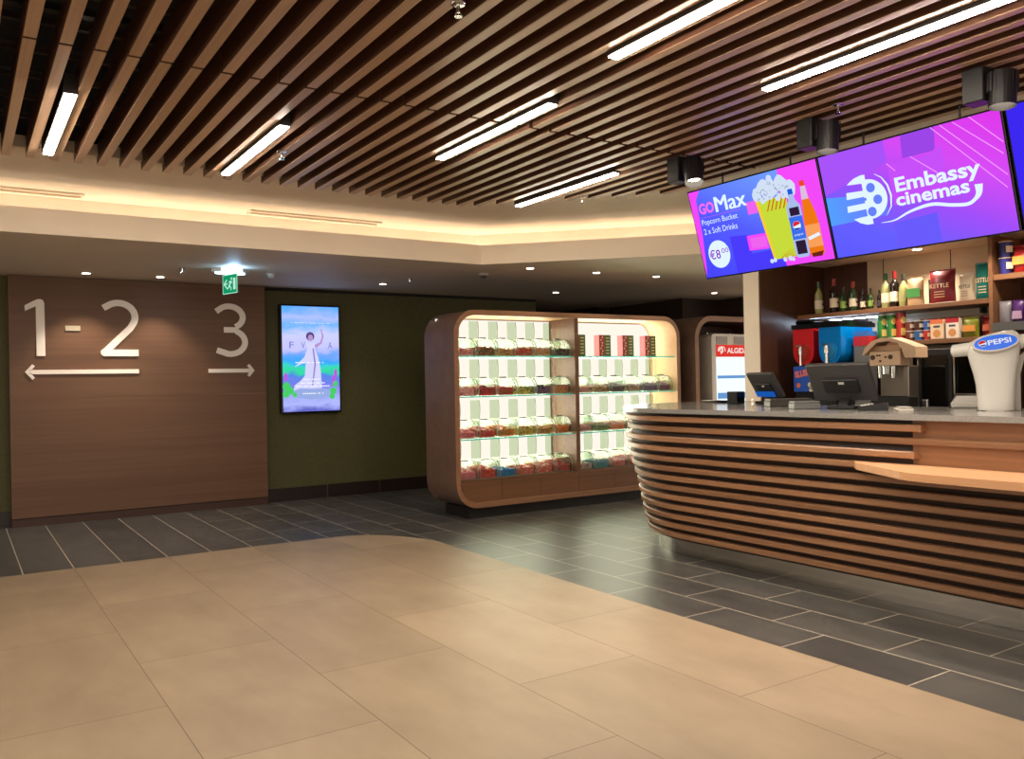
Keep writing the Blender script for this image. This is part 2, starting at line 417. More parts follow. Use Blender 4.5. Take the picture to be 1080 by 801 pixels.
# bar lamps in the slat ceiling
def bar_lamp(x, y0, label):
    t = thing('bar_lamp', label, 'ceiling light', (x, y0, 2.70), 'linear lamps in the slat ceiling')
    m = MB(); m.box(-.032, 0, .004, .032, 1.21, .10); m.build('housing', M_HOUSE, t)
    m = MB(); m.box(-.024, .006, -.002, .024, 1.204, .0035); m.build('diffuser', M_STRIPL, t)
    return t
for x, y0, lb in [(.475, 4.48, 'glowing bar lamp between slats, leftmost of the ceiling lamps'), (1.50, 4.475, 'glowing bar lamp at far slat ends, second from the left'),
                  (2.545, 3.46, 'glowing bar lamp above the room centre, crossing the slat joint'), (3.76, 4.41, 'glowing bar lamp nearest the far right ceiling corner'),
                  (2.41, 1.63, 'glowing bar lamp cut by the top frame edge, left one'), (3.32, 1.57, 'glowing bar lamp above the counter front, cut by the top edge'),
                  (.45, 1.6, 'unseen added bar lamp overhead behind the frame edge, near row left'), (-.9, 3.2, 'unseen added bar lamp left of the frame edge'),
                  (-.6, .2, 'unseen added bar lamp behind the viewpoint, left')]:  # the last three lamps are added out of view to brighten the room
    bar_lamp(x, y0, lb)

# recessed downlights
def downlight(x, y, z, label, energy=0, size=70, tilt=0, group='small recessed soffit spots', n=.035):
    t = thing('downlight', label, 'downlight', (x, y, z), group)
    m = MB(); m.lathe([(.0, -.004), (n + .012, -.004), (n + .012, -.001), (0, -.001)]); m.build('ring', M_LGREY, t)
    m = MB(); m.lathe([(0, -.007), (n, -.007), (n, -.0045), (0, -.0045)]); m.build('lens', M_SPOTL, t)
    if energy:
        l = bpy.data.lights.new('downlight_beam', 'SPOT'); l.energy = energy; l.color = WARM2; l.spot_size = math.radians(size); l.spot_blend = .6; l.shadow_soft_size = .03
        o = bpy.data.objects.new('downlight_beam', l); C.objects.link(o); o.parent = t; o.location = (0, 0, -.02); o.rotation_euler = (tilt, 0, 0)
for x, y, lb, e in [(1.06, 9.04, 'small bright soffit spot between the numerals one and two', 60), (1.73, 9.05, 'small bright soffit spot right of the numeral two', 50),
                    (4.0, 8.71, 'small soffit spot above the green wall right of the screen', 16), (4.77, 6.93, 'small soffit spot above the left bay of the sweet cabinet', 14),
                    (5.6, 6.92, 'small soffit spot above the middle of the sweet cabinet', 14), (6.42, 6.9, 'small soffit spot above the right end of the sweet cabinet', 14),
                    (6.36, 8.68, 'small soffit spot deep behind the sweet cabinet', 20), (8.37, 7.9, 'small soffit spot above the freezer niche', 45)]:
    downlight(x, y, 2.43, lb, e, 96)

# slot vents in the recess ceiling
for i, (x0, x1, lb) in enumerate([(-.4, .84, 'long thin slot vent in the cove ceiling at the left edge'), (2.1, 3.3, 'long thin slot vent in the cove ceiling above the exit sign')]):
    t = thing('slot_vent', lb, 'air vent', ((x0 + x1) / 2, 7.24, 2.80), 'slot vents in the cove ceiling'); h = (x1 - x0) / 2
    m = MB(); m.box(-h, -.065, -.016, h, -.045, -.001); m.box(-h, .045, -.016, h, .065, -.001); m.box(-h, -.045, -.008, -h + .015, .045, -.001); m.box(h - .015, -.045, -.008, h, .045, -.001); m.build('frame', M_PLASTER, t)
    m = MB(); m.box(-h + .015, -.045, -.003, h - .015, .045, -.001); m.build('slot', mat('vent_shade', (176, 156, 128), .8), t)

# ================================================================ NUMBER WALL
NX0, NX1, NY = .43, 2.89, 9.42
t = thing('wall_panel', 'large brown wood panel carrying the white screen numbers', 'wall panel', ((NX0 + NX1) / 2, 9.48, 0)); O = t.location
m = MB(O); m.box(NX0, NY, 1.24, NX1, 9.548, 2.425); m.build('board', M_PANEL, t)
m = MB(O); m.box(NX0, NY, .085, NX1, 9.548, 1.234); m.build('board', M_PANEL, t)
m = MB(O); m.box(NX0 + .01, NY + .006, 1.23, NX1 - .01, 9.54, 1.244); m.build('seam', mat('seam_oak', (150, 108, 76), .4), t)
m = MB(O); m.box(NX0, NY + .004, 0, NX1, 9.548, .078); m.build('plinth', M_PANEL_D, t)
m = MB(O); m.box(NX0 + .01, NY + .03, .07, NX1 - .01, 9.54, .09); m.build('shadow_gap', M_PLINTHB, t)
yf, yb = NY - .014, NY
m = MB(O); m.prism([(.564, 2.135), (.655, 2.190), (.680, 2.200), (.706, 2.199), (.724, 2.184), (.732, 2.160), (.734, 1.647), (.659, 1.647), (.659, 2.130), (.567, 2.081)], yf, yb, 'y')
m.build('numeral', M_WHITE, t)
m = MB(O); m.box(.908, yf, 1.897, 1.043, yb, 1.946); m.build('dash', mat('dull_letter', (176, 164, 142), .5), t)
m = MB(O)
two = [(1.253, 2.132)] + arc(1.392, 2.045, .156, 128, -22, 16, .142) + [(1.50, 1.93), (1.30, 1.725), (1.268, 1.692)]
stroke(m, two, .064, yf, yb)
m.prism(arc(1.262, 1.684, .038, 0, 360, 18), yf - .0015, yb, 'y'); m.prism([(1.262, 1.646), (1.577, 1.646), (1.577, 1.713), (1.262, 1.713)], yf - .001, yb, 'y'); m.build('numeral', M_WHITE, t)
m = MB(O)
stroke(m, [(2.360, 2.130)] + arc(2.495, 2.071, .148, 118, -62, 18, .118), .062, yf, yb)
m.box(2.439, yf - .001, 1.902, 2.57, yb, 1.962)
stroke(m, arc(2.505, 1.800, .158, 66, -100, 20, .130) + [(2.362, 1.712)], .062, yf, yb)
m.build('numeral', M_WHITE, t)
m = MB(O); m.box(.60, yf, 1.470, 1.577, yb, 1.512); stroke(m, [(.632, 1.558), (.578, 1.492), (.632, 1.426)], .030, yf, yb); m.build('arrow', M_WHITE, t)
m = MB(O); m.box(2.27, yf, 1.468, 2.72, yb, 1.510); stroke(m, [(2.694, 1.552), (2.742, 1.490), (2.694, 1.430)], .030, yf, yb); m.build('arrow', M_WHITE, t)

# ================================================================ POSTER SCREEN
PX0, PX1, PZ0, PZ1 = 3.09, 3.765, 1.015, 2.22
t = thing('poster_screen', 'tall lit screen on the green wall showing a robed figure', 'display screen', ((PX0 + PX1) / 2, 9.5, 1.6)); O = t.location
m = MB(O); m.bbox(PX0 - .015, 9.455, PZ0 - .02, PX1 + .015, 9.549, PZ1 + .02, .004); m.build('bezel', M_BLACKG, t)
def poster_mat():
    m = bpy.data.materials.new('poster_picture'); m.use_nodes = True; nt = m.node_tree; nt.nodes.clear(); N = nt.nodes.new; K = nt.links.new
    o = N('ShaderNodeOutputMaterial'); e = N('ShaderNodeEmission'); e.inputs[1].default_value = 1.15
    tc = N('ShaderNodeTexCoord'); sp = N('ShaderNodeSeparateXYZ'); K(tc.outputs['Object'], sp.inputs[0])
    ns = N('ShaderNodeTexNoise'); ns.inputs['Scale'].default_value = 5; ns.inputs['Detail'].default_value = 4; mp = N('ShaderNodeMapping'); mp.inputs['Scale'].default_value = (1, 1, 2.2)
    K(tc.outputs['Object'], mp.inputs[0]); K(mp.outputs[0], ns.inputs['Vector'])
    a = N('ShaderNodeMath'); a.operation = 'MULTIPLY_ADD'; K(ns.outputs[0], a.inputs[0]); a.inputs[1].default_value = .22; a.inputs[2].default_value = -.11
    b = N('ShaderNodeMath'); b.operation = 'ADD'; K(sp.outputs[2], b.inputs[0]); K(a.outputs[0], b.inputs[1])
    r = N('ShaderNodeMapRange'); r.inputs['From Min'].default_value = PZ0 - 1.6; r.inputs['From Max'].default_value = PZ1 - 1.6; K(b.outputs[0], r.inputs['Value'])
    cr = N('ShaderNodeValToRGB'); K(r.outputs[0], cr.inputs[0])
    stops = [(0, (96, 100, 190)), (.07, (170, 178, 245)), (.15, (150, 160, 225)), (.25, (120, 120, 225)), (.33, (80, 130, 220)), (.38, (50, 210, 150)), (.43, (60, 205, 190)), (.47, (60, 160, 250)),
             (.54, (110, 160, 250)), (.60, (190, 190, 255)), (.74, (196, 200, 255)), (.82, (110, 175, 255)), (.90, (170, 185, 255)), (1, (80, 165, 255))]
    while len(cr.color_ramp.elements) < len(stops): cr.color_ramp.elements.new(.5)
    for el, (p, c) in zip(cr.color_ramp.elements, stops): el.position = p; el.color = L(*c)
    K(cr.outputs[0], e.inputs[0]); K(e.outputs[0], o.inputs[0]); return m
m = MB(O); m.box(PX0, 9.452, PZ0, PX1, 9.454, PZ1); pic = m.build('picture', poster_mat(), t)
G_DRESS = glow('poster_dress', (206, 206, 250), 1.1); G_SHADE = glow('poster_fold', (150, 140, 200), 1.0); G_HAIR = glow('poster_hair', (96, 76, 130), 1.0)
G_SKIN = glow('poster_skin', (186, 150, 205), 1.0); G_STEP = glow('poster_step', (150, 170, 225), 1.05); G_LEAF = glow('poster_leaf', (70, 200, 100), 1.1); G_LIL = glow('poster_lilac', (190, 90, 230), 1.0)
G_LETD = glow('poster_letter', (120, 120, 190), 1.0); G_LETW = glow('poster_caption', (240, 244, 255), 1.1)
def P(u, v): return (PX0 + (PX1 - PX0) * u, PZ0 + (PZ1 - PZ0) * v)
fig = t
def flat(name, pts, mt, lay):
    m = MB(O); m.prism([P(*p) for p in pts], 9.4515 - .0006 * lay, 9.452 - .0006 * lay, 'y'); return m.build(name, mt, fig)
flat('steps', [(.14, .20), (.5, .235), (.86, .20), (.84, .14), (.5, .11), (.18, .14)], G_STEP, 1)
flat('figure', [(.40, .66), (.43, .60), (.38, .52), (.20, .42), (.34, .455), (.40, .46), (.38, .34), (.30, .29), (.20, .25), (.18, .20), (.30, .22), (.5, .215), (.68, .22), (.66, .40), (.62, .52), (.56, .60), (.58, .655), (.52, .655), (.46, .655)], G_DRESS, 2)
flat('figure_fold', [(.52, .60), (.55, .45), (.50, .24), (.52, .24), (.58, .45), (.545, .60)], G_SHADE, 3)
flat('figure_arm', [(.56, .635), (.66, .66), (.695, .72), (.67, .78), (.68, .795), (.725, .72), (.69, .65), (.58, .60)], G_SKIN, 3)
flat('figure_hair', [(P_[0] / 1, P_[1]) for P_ in arc(.485, .715, .075, 0, 360, 14, .042)], G_HAIR, 3)
flat('figure_face', [(P_[0] / 1, P_[1]) for P_ in arc(.49, .70, .045, 0, 360, 12, .032)], G_SKIN, 4)
for (u, v, s) in [(.06, .24, .07), (.13, .20, .06), (.05, .17, .06), (.20, .16, .04), (.88, .19, .06), (.92, .26, .05), (.86, .14, .05)]:
    flat('foliage', arc(u, v, s, 0, 360, 9, s * .6), G_LEAF, 2)
for (u, v) in [(.05, .33), (.93, .36), (.89, .30)]: flat('flower', arc(u, v, .03, 0, 360, 8, .045), G_LIL, 2)
mtx = Matrix.Translation((0, 9.4485 - 9.5, -1.6)) @ Matrix(((1, 0, 0, -O.x), (0, 0, 0, 0), (0, 1, 0, 0), (0, 0, 0, 1)))
for s, u in (('F', .15), ('V', .35), ('A', .83)):
    x, z = P(u, .60); text_mesh('lettering', s, (x - .02, z, x + .03, z + .075), G_LETD, t, mtx)
m = MB(O)
for v, u0, u1 in [(.46, .22, .74), (.30, .36, .64), (.265, .30, .72), (.235, .22, .80), (.165, .34, .70), (.84, .16, .84)]:
    u = u0
    while u < u1:
        wd = random.choice((.022, .03)); x0, z = P(u, v); m.box(x0, 9.4478, z, x0 + wd * .6, 9.4484, z + (.012 if v < .5 else .005)); u += wd * 1.15
        if random.random() < .16: u += .03
m.build('caption', G_LETW, t)

# ================================================================ EXIT SIGN, SENSORS
t = thing('exit_sign', 'green lit running-man exit sign hanging under the soffit', 'exit sign', (2.19, 8.2, 2.43)); 
m = MB(); m.prism([(-.17, 0), (-.10, -.07), (.10, -.07), (.17, 0), (.10, .07), (-.10, .07)], -.035, -.001); m.build('housing', M_LGREY, t)
m = MB(); m.prism([(-.14, 0), (-.09, -.05), (.09, -.05), (.14, 0), (.09, .05), (-.09, .05)], -.05, -.036); m.build('lamp', glow('exit_lamp', (150, 220, 255), 6, lin=(.45, .82, 1, 1)), t)
pn = bpy.data.objects.new('sign_plate', None)
R = Matrix.Rotation(math.radians(-74), 4, 'Z')
m = MB(); m.T = R; m.box(-.125, -.003, -.235, .125, .003, -.051); plate = m.build('sign_plate', glow('exit_green', (20, 170, 110), .75), t)
G_EW = glow('exit_white', (190, 245, 225), .9)
m = MB(); m.T = R
for s in (-1, 1):
    y0, y1 = (-.0042, -.0034) if s < 0 else (.0034, .0042)
    m.box(-.125, y0, -.235, .125, y1, -.228); m.box(-.125, y0, -.058, .125, y1, -.051); m.box(-.125, y0, -.235, -.118, y1, -.051); m.box(.118, y0, -.235, .125, y1, -.051)
    def ps(p, w_): stroke(m, p, w_, y0, y1)
    m.box(.06, y0, -.20, .10, y1, -.09)
    ps([(.02, -.115), (.0, -.15), (-.02, -.175)], .022); ps([(.02, -.115), (.04, -.14)], .01); ps([(.01, -.12), (-.02, -.125)], .01); ps([(-.01, -.155), (.02, -.18), (.02, -.205)], .012); ps([(-.02, -.175), (-.05, -.19)], .012)
    ps([(-.05, -.10), (-.10, -.14), (-.05, -.18)], .014); ps([(-.10, -.14), (-.04, -.14)], .012)
    m.prism(arc(.03, -.095, .013, 0, 360, 10), y0, y1, 'y')
m.build('pictogram', G_EW, t)
el = bpy.data.lights.new('exit_glow', 'POINT'); el.energy = 6; el.color = (.35, .65, 1); el.shadow_soft_size = .05
eo = bpy.data.objects.new('exit_glow', el); C.objects.link(eo); eo.parent = t; eo.location = (0, -.14, -.03)

def detector(x, y, z, label, dark=False):
    t = thing('smoke_detector', label, 'smoke detector', (x, y, z), 'ceiling sensors')
    m = MB(); m.lathe([(0, -.018), (.05, -.018), (.052, -.001), (0, -.001)]); m.build('base', M_LGREY, t, True)
    m = MB(); m.lathe([(0, -.05), (.018, -.048), (.034, -.036), (.038, -.0185), (0, -.0185)]); m.build('dome', mat('sensor_dark', (80, 66, 56), .4) if dark else M_LGREY, t, True)
detector(2.645, 8.39, 2.43, 'round white smoke detector right of the exit sign')
detector(4.58, 7.5, 2.43, 'round sensor with dark dome above the sweet cabinet', True)
def sprinkler(x, y, z, label):
    t = thing('sprinkler', label, 'sprinkler', (x, y, z), 'small ceiling sprinklers')
    m = MB(); m.lathe([(0, -.006), (.026, -.005), (.028, -.001), (0, -.001)]); m.cyl((0, 0, -.006), (0, 0, -.035), .008, .006); m.build('body', M_CHROME, t, True)
    m = MB(); m.cyl((0, 0, -.05), (0, 0, -.046), .016, .016, 12); m.tube([(-.01, 0, -.034), (-.012, 0, -.046)], .002); m.tube([(.01, 0, -.034), (.012, 0, -.046)], .002); m.build('deflector', M_CHROME, t)
for p, lb in [((1.786, 8.33, 2.43), 'small sprinkler under the soffit left of the exit sign'), ((4.064, 8.173, 2.43), 'small sprinkler under the soffit above the green wall'),
              ((1.664, 5.03, 2.72), 'small sprinkler under the slats beside the second bar lamp'), ((1.59, 2.75, 2.72), 'small sprinkler under the slats near the top frame edge'),
              ((4.06, 5.17, 2.72), 'small sprinkler under the slats at the far right corner'), ((3.875, 2.766, 2.72), 'small sensor under the slats between the black spots')]:
    sprinkler(*p, lb)

# ================================================================ SWEET CABINET
def rrect(x0, z0, x1, z1, r, n=8):
    return arc(x1 - r, z0 + r, r, -90, 0, n) + arc(x1 - r, z1 - r, r, 0, 90, n) + arc(x0 + r, z1 - r, r, 90, 180, n) + arc(x0 + r, z0 + r, r, 180, 270, n)
def ring_frame(mb, x0, z0, x1, z1, r, th, y0, y1, n=8):
    o = rrect(x0, z0, x1, z1, r, n); i = rrect(x0 + th, z0 + th, x1 - th, z1 - th, r - th, n); k = len(o)
    Pv = [(a, y0, b) for a, b in o] + [(a, y0, b) for a, b in i] + [(a, y1, b) for a, b in o] + [(a, y1, b) for a, b in i]
    F = []; Mi = []
    for q in range(k):
        j = (q + 1) % k
        F += [[q, j, k + j, k + q], [2 * k + q, 2 * k + j, 3 * k + j, 3 * k + q], [q, j, 2 * k + j, 2 * k + q], [k + q, k + j, 3 * k + j, 3 * k + q]]; Mi += [1, 0, 0, 2]
    b = len(mb.f); mb._add(Pv, F)
    for q, v in enumerate(Mi): mb.m[b + q] = v
CX0, CX1, CZ0, CZ1, CY0, CY1 = 3.93, 6.85, .105, 2.005, 7.0, 7.6
t = thing('sweet_cabinet', 'wide rounded walnut pick-and-mix cabinet with glowing back panels', 'display cabinet', (5.39, 7.3, 0)); O = t.location
m = MB(O); ring_frame(m, CX0, CZ0, CX1, CZ1, .235, .05, CY0, CY1); m.build('frame', [M_CABW, M_CABF, M_LIGHTWOOD], t, True)
m = MB(O); m.box(4.10, 7.07, 0, 6.68, 7.53, .104); m.build('plinth', M_PLINTHB, t)
m = MB(O); m.box(5.36, 7.004, .372, 5.41, 7.454, 1.953); m.build('divider', [M_DRAWER], t)
m = MB(O); m.box(CX0 + .052, 7.02, .345, CX1 - .052, 7.45, .37); m.build('bottom_board', M_DRAWER, t)
m = MB(O); m.box(CX0 + .054, 7.455, .371, CX1 - .054, 7.465, 1.945); m.build('light_panel', M_BACKL, t)
m = MB(O); m.box(CX0 + .06, 7.515, .17, CX1 - .06, 7.59, 1.94); m.build('back_board', M_CABW, t)
dx = [3.985, 4.44, 4.90, 5.383, 5.86, 6.33, 6.795]
for i in range(6):
    m = MB(O); x0, x1 = dx[i] + .002, dx[i + 1] - .002
    if i == 0: m.prism([(x0, .344), (x1, .344), (x1, .157), (x0 + .16, .157), (x0 + .07, .185), (x0 + .018, .245)], 7.008, 7.03, 'y')
    elif i == 5: m.prism([(x0, .344), (x1, .344), (x1 - .018, .245), (x1 - .07, .185), (x1 - .16, .157), (x0, .157)], 7.008, 7.03, 'y')
    else: m.box(x0, 7.008, .157, x1, 7.03, .344)
    m.build('drawer_front', M_DRAWER, t)
def translu(name, col, f=.5):
    m = bpy.data.materials.new(name); m.use_nodes = True; MATS[name] = m
    nt = m.node_tree; N = nt.nodes.new; Kk = nt.links.new; b = nt.nodes['Principled BSDF']; b.inputs['Base Color'].default_value = L(*col); b.inputs['Roughness'].default_value = .35
    tr = N('ShaderNodeBsdfTranslucent'); tr.inputs[0].default_value = L(*col); mx = N('ShaderNodeMixShader'); mx.inputs[0].default_value = f
    o = nt.nodes['Material Output']; Kk(b.outputs[0], mx.inputs[1]); Kk(tr.outputs[0], mx.inputs[2]); Kk(mx.outputs[0], o.inputs[0]); return m
M_SHELFG = clear('shelf_glass', (.86, .97, .93, 1), .10); M_EDGE = translu('cyan_glass_edge', (90, 225, 220), .6)
BAYS = [(3.985, 5.355), (5.415, 6.795)]; SHZ = [1.562, 1.175, .765]
for b, (x0, x1) in enumerate(BAYS):
    for z in SHZ:
        m = MB(O); m.box(x0, 7.045, z - .010, x1, 7.45, z - .001); sh = m.build('glass_shelf', M_SHELFG, t)
        m = MB(O); m.box(x0, 7.034, z - .011, x1, 7.044, z); e = m.build('glass_edge', M_EDGE, sh); e['label'] = 'cyan polished front edge'
for i, (x0, x1) in enumerate(BAYS):
    la = bpy.data.lights.new('panel_light', 'AREA'); la.shape = 'RECTANGLE'; la.size = x1 - x0 - .1; la.size_y = 1.45; la.energy = 46; la.color = (1, .87, .70)
    lo = bpy.data.objects.new('panel_light', la); C.objects.link(lo); lo.location = ((x0 + x1) / 2, 7.45, 1.15); lo.rotation_euler = (PI / 2, 0, 0)
    lo.rotation_euler = Vector((0, -1, 0)).to_track_quat('-Z', 'Y').to_euler()
# sweet bins
M_ACR = clear('acrylic', (.95, .975, .95, 1), .05); M_CHUTE = clear('acrylic_chute', (.78, .86, .75, 1), .05); M_RIM = mat('acrylic_rim', (128, 150, 130), .25); M_HAND = mat('bin_handle', (110, 112, 96), .35)
M_TAG = mat('price_tag', (236, 232, 224), .5)
BW = .2
prof = [(.0, .0), (-.012, .06), (.0, .105), (.03, .14), (.07, .163), (.11, .17), (.30, .17), (.30, 0)]
pt = thing('sweet_bin', 'x', 'sweet bin', (0, 0, 0), 'clear acrylic sweet bins')
m = MB()
for s in (-1, 1): m.prism([(a, b) for a, b in prof], s * BW / 2, s * (BW / 2 - .002), 'x')
for a, b in zip(prof[:6], prof[1:7]): m.prism([a, b, (b[0] + .002, b[1] - .001), (a[0] + .002, a[1] - .001 * (a[1] > 0))], -BW / 2 + .0021, BW / 2 - .0021, 'x')
m.box(-BW / 2 + .0021, .298, .001, BW / 2 - .0021, .30, .17); m.box(-BW / 2 + .0021, .003, 0, BW / 2 - .0021, .2979, .0015); m.build('bin', M_ACR, pt)
m = MB()
for s in (-1, 1):
    for a, b in zip(prof[:6], prof[1:7]):
        m.tube([(s * BW / 2, a[0], a[1]), (s * BW / 2, b[0], b[1])], .0042, 5)
m.tube([(-BW / 2, 0, .003), (BW / 2, 0, .003)], .003, 5); m.build('rim', M_RIM, pt)
m = MB(); m.box(-.036, .065, .171, .036, .10, .183); m.build('handle', M_HAND, pt)
m = MB(); m.box(-.012, .31, .0, .095, .315, .362); m.build('chute', M_CHUTE, pt)
m = MB(); m.tube([(.090, .309, .172), (.097, .309, .24), (.097, .309, .30), (.090, .309, .362)], .0034, 5); m.build('chute_edge', mat('chute_edge', (120, 130, 116), .4), pt)
protos_used = False
CAND = {'pink': (232, 120, 140), 'rose': (236, 170, 176), 'red': (206, 48, 44), 'coral': (226, 92, 70), 'orange': (232, 130, 50), 'amber': (214, 150, 60), 'tan': (206, 156, 110), 'brown': (120, 70, 42), 'dark': (58, 34, 28),
        'yellow': (226, 200, 80), 'green': (96, 140, 60), 'blue': (20, 120, 200), 'teal': (40, 140, 160), 'violet': (126, 88, 140), 'white': (236, 226, 214), 'plum': (120, 40, 60)}
CM = {k: translu('candy_' + k, tuple(min(255, int(c_ * .74 + 66)) for c_ in v), .6) for k, v in CAND.items()}
def heap_mesh(cols, hh, hb):
    m = MB(); rnd = random.Random(str(cols))
    m.prism([(.018, .004), (.018, hh * .8), (.15, (hh + hb) / 2 * .85), (.28, hb * .85), (.28, .004)], -BW / 2 + .014, BW / 2 - .014, 'x')
    for k in range(120):
        side = rnd.random(); x = rnd.uniform(-.078, .078); y = rnd.uniform(.026, .27)
        zt = (hh + (hb - hh) * y / .28) * (1 - .25 * abs(x) / .09)
        if side < .3: y = .022; z = rnd.uniform(.014, max(.016, hh * .85))
        elif side < .5: x = -.08; z = rnd.uniform(.014, max(.016, zt * .9))
        elif side < .6: x = .08; z = rnd.uniform(.014, max(.016, zt * .9))
        else: z = zt * rnd.uniform(.82, 1.0)
        r = rnd.uniform(.007, .0125)
        m.mi = rnd.randrange(len(cols))
        Rm = Matrix.Rotation(rnd.uniform(0, 6), 4, 'Z') @ Matrix.Rotation(rnd.uniform(0, 3), 4, 'X')
        m.T = Matrix.Translation((x, y, z)) @ Rm
        m.bbox(-r, -r * .7, -r * .6, r, r * .7, r * .6, r * .25)
    return m
ROWN = ['top shelf', 'second shelf', 'third shelf', 'bottom board']
LEFTC = [[('rose', 'pink'), ('brown', 'amber', 'red'), ('amber', 'tan', 'brown'), ('red', 'orange', 'amber'), ('tan', 'amber', 'coral'), ('dark', 'red', 'green')],
         [('rose', 'pink', 'white'), ('red', 'plum'), ('red', 'coral', 'green'), ('yellow', 'green', 'dark'), ('violet', 'plum', 'dark'), ('orange', 'tan', 'brown')],
         [('pink', 'rose', 'red'), ('red', 'coral'), ('orange', 'green', 'amber'), ('yellow', 'amber', 'brown'), ('amber', 'green', 'red'), ('orange', 'red', 'yellow')],
         [('pink', 'rose'), ('red', 'orange'), ('blue', 'blue', 'teal'), ('coral', 'orange', 'rose'), ('coral', 'white', 'pink'), ('red', 'plum', 'coral')]]
RIGHTC = [None, [('rose', 'tan'), ('amber', 'tan', 'brown'), ('dark', 'brown'), ('tan', 'brown', 'rose'), ('violet', 'violet', 'plum'), ('plum', 'red', 'dark')],
          [('rose', 'tan'), ('green', 'amber', 'orange'), ('orange', 'red', 'amber'), ('tan', 'amber'), ('red', 'green'), ('pink', 'tan')],
          [('rose', 'white', 'teal'), ('teal', 'blue', 'teal'), ('coral', 'rose'), ('red', 'coral'), ('orange', 'amber'), ('plum', 'pink')]]
CN = {'dark': 'black', 'amber': 'amber', 'rose': 'pale pink', 'plum': 'dark red', 'coral': 'coral', 'teal': 'teal'}
zs = SHZ + [.371]
for b, tab in enumerate((LEFTC, RIGHTC)):
    x0, x1 = BAYS[b]; step = (x1 - x0) / 6; bay = ('left', 'right')[b]
    for r, row in enumerate(tab):
        if not row: continue
        for c, cols in enumerate(row):
            x = x0 + step * (c + .5) + .004; z = zs[r] + .0025
            lb = 'clear acrylic bin %s from the left on the %s of the %s bay' % (ORD[c], ROWN[r], bay)
            if not protos_used: q = pt; q.location = (x, 7.07, z); q['label'] = lb; protos_used = True
            else: q = dup(pt, (x, 7.07, z), label=lb)
            h = random.uniform(.065, .10); hb2 = random.uniform(.075, .135)
            o = heap_mesh(cols, h, hb2).build('sweet_heap', [CM[k] for k in cols]); o.location = (x, 7.07, z + .001)
            cn = ' and '.join(dict.fromkeys(CN.get(k, k) for k in cols[:2]))
            tag(o, 'heap of %s sweets in %s bin from left, %s, %s bay' % (cn, ORD[c], ROWN[r], bay), 'sweets', 'heaps of sweets in the bins', 'stuff')
# gift boxes on the top right shelf
for i, x in enumerate((5.49, 5.84, 6.17, 6.50)):
    t = thing('sweet_box', 'tall red and green sweet box, %s from left on the right bay top shelf' % ORD[i], 'box', (x + .06, 7.22, SHZ[0]), 'red and green boxes on the top shelf')
    m = MB(); m.box(-.075, -.045, .001, .0, .045, .235); m.build('red_panel', mat('box_red', (170, 40, 44), .4), t)
    m = MB(); m.box(.0005, -.045, .001, .085, .045, .235); m.build('green_panel', mat('box_green', (74, 112, 44), .4), t)
    m = MB()
    for k in range(7): m.prism(arc(-.038 + .012 * math.sin(k * 2.2), .03 + k * .03, .011, 0, 360, 8), -.0465, -.0455, 'y')
    for k in range(6): m.box(.02, -.0465, .03 + k * .033, .065, -.0455, .042 + k * .033)
    m.build('print', mat('box_print', (226, 206, 150), .4), t)

# ================================================================ FREEZER NICHE
t = thing('niche_frame', 'rounded walnut niche frame standing behind the counter end', 'display cabinet', (7.85, 7.3, 0)); O = t.location
m = MB(O); ring_frame(m, 7.09, .10, 8.62, 2.03, .26, .06, 7.0, 7.75); m.build('frame', [M_CABW, M_CABF, mat('niche_lining', (84, 44, 36), .5)], t, True)
m = MB(O); m.box(7.16, 7.70, .17, 8.55, 7.74, 1.96); m.build('back_board', mat('niche_back', (74, 46, 34), .5), t)
m = MB(O); m.box(7.35, 7.1, 0, 8.36, 7.65, .099); m.build('plinth', M_PLINTHB, t)
t = thing('freezer', 'white upright ice cream freezer with red band, inside the niche', 'freezer', (7.80, 7.35, .161)); O = Vector(t.location)
fw = glow('freezer_window', (226, 240, 246), 1.25)
m = MB((7.80, 7.35, .161)); m.prism(rrect(7.46, .163, 8.14, 1.83, .05, 5), 7.10, 7.66, 'y'); m.build('body', mat('freezer_white', (226, 218, 206), .35), t)
m = MB(O); m.box(7.53, 7.092, 1.56, 8.10, 7.098, 1.70); m.build('band', glow('freezer_red', (232, 60, 50), .9), t)
m = MB(O); m.box(7.53, 7.092, .35, 8.10, 7.098, 1.555); wn = m.build('window', fw, t)
m = MB(O); m.box(7.54, 7.088, 1.30, 8.09, 7.0915, 1.335); m.box(7.54, 7.088, 1.06, 8.09, 7.0915, 1.13); m.build('basket', glow('freezer_basket', (110, 160, 220), .9), t)
for x in (7.54, 7.84): m = MB(O); m.box(x, 7.092, 1.705, x + .18, 7.098, 1.80); m.build('grey_panel', mat('freezer_grey', (170, 160, 152), .4), t)
m = MB(O); m.tube([(7.6, 7.3, 1.831), (7.6, 7.3, 1.855), (8.0, 7.3, 1.855), (8.0, 7.3, 1.831)], .008); m.build('rail', M_STEEL, t)
mx = Matrix(((1, 0, 0, -O.x), (0, 0, 0, 7.0905 - O.y), (0, 1, 0, -O.z), (0, 0, 0, 1)))
GW = glow('freezer_letter', (255, 240, 232), 1.0)
text_mesh('lettering', 'ALGIDA', (7.71, 1.60, 8.07, 1.665), GW, t, mx, bold=.02)
m = MB(O)
for r_ in (.042, .026): stroke(m, arc(7.60, 1.635, r_, 200, -20, 14) + [(7.60, 1.635 - r_)], .008, 7.0885, 7.0915)
stroke(m, arc(7.635, 1.635, .042, 200, -20, 14), .008, 7.0885, 7.0915)
m.build('emblem', GW, t)

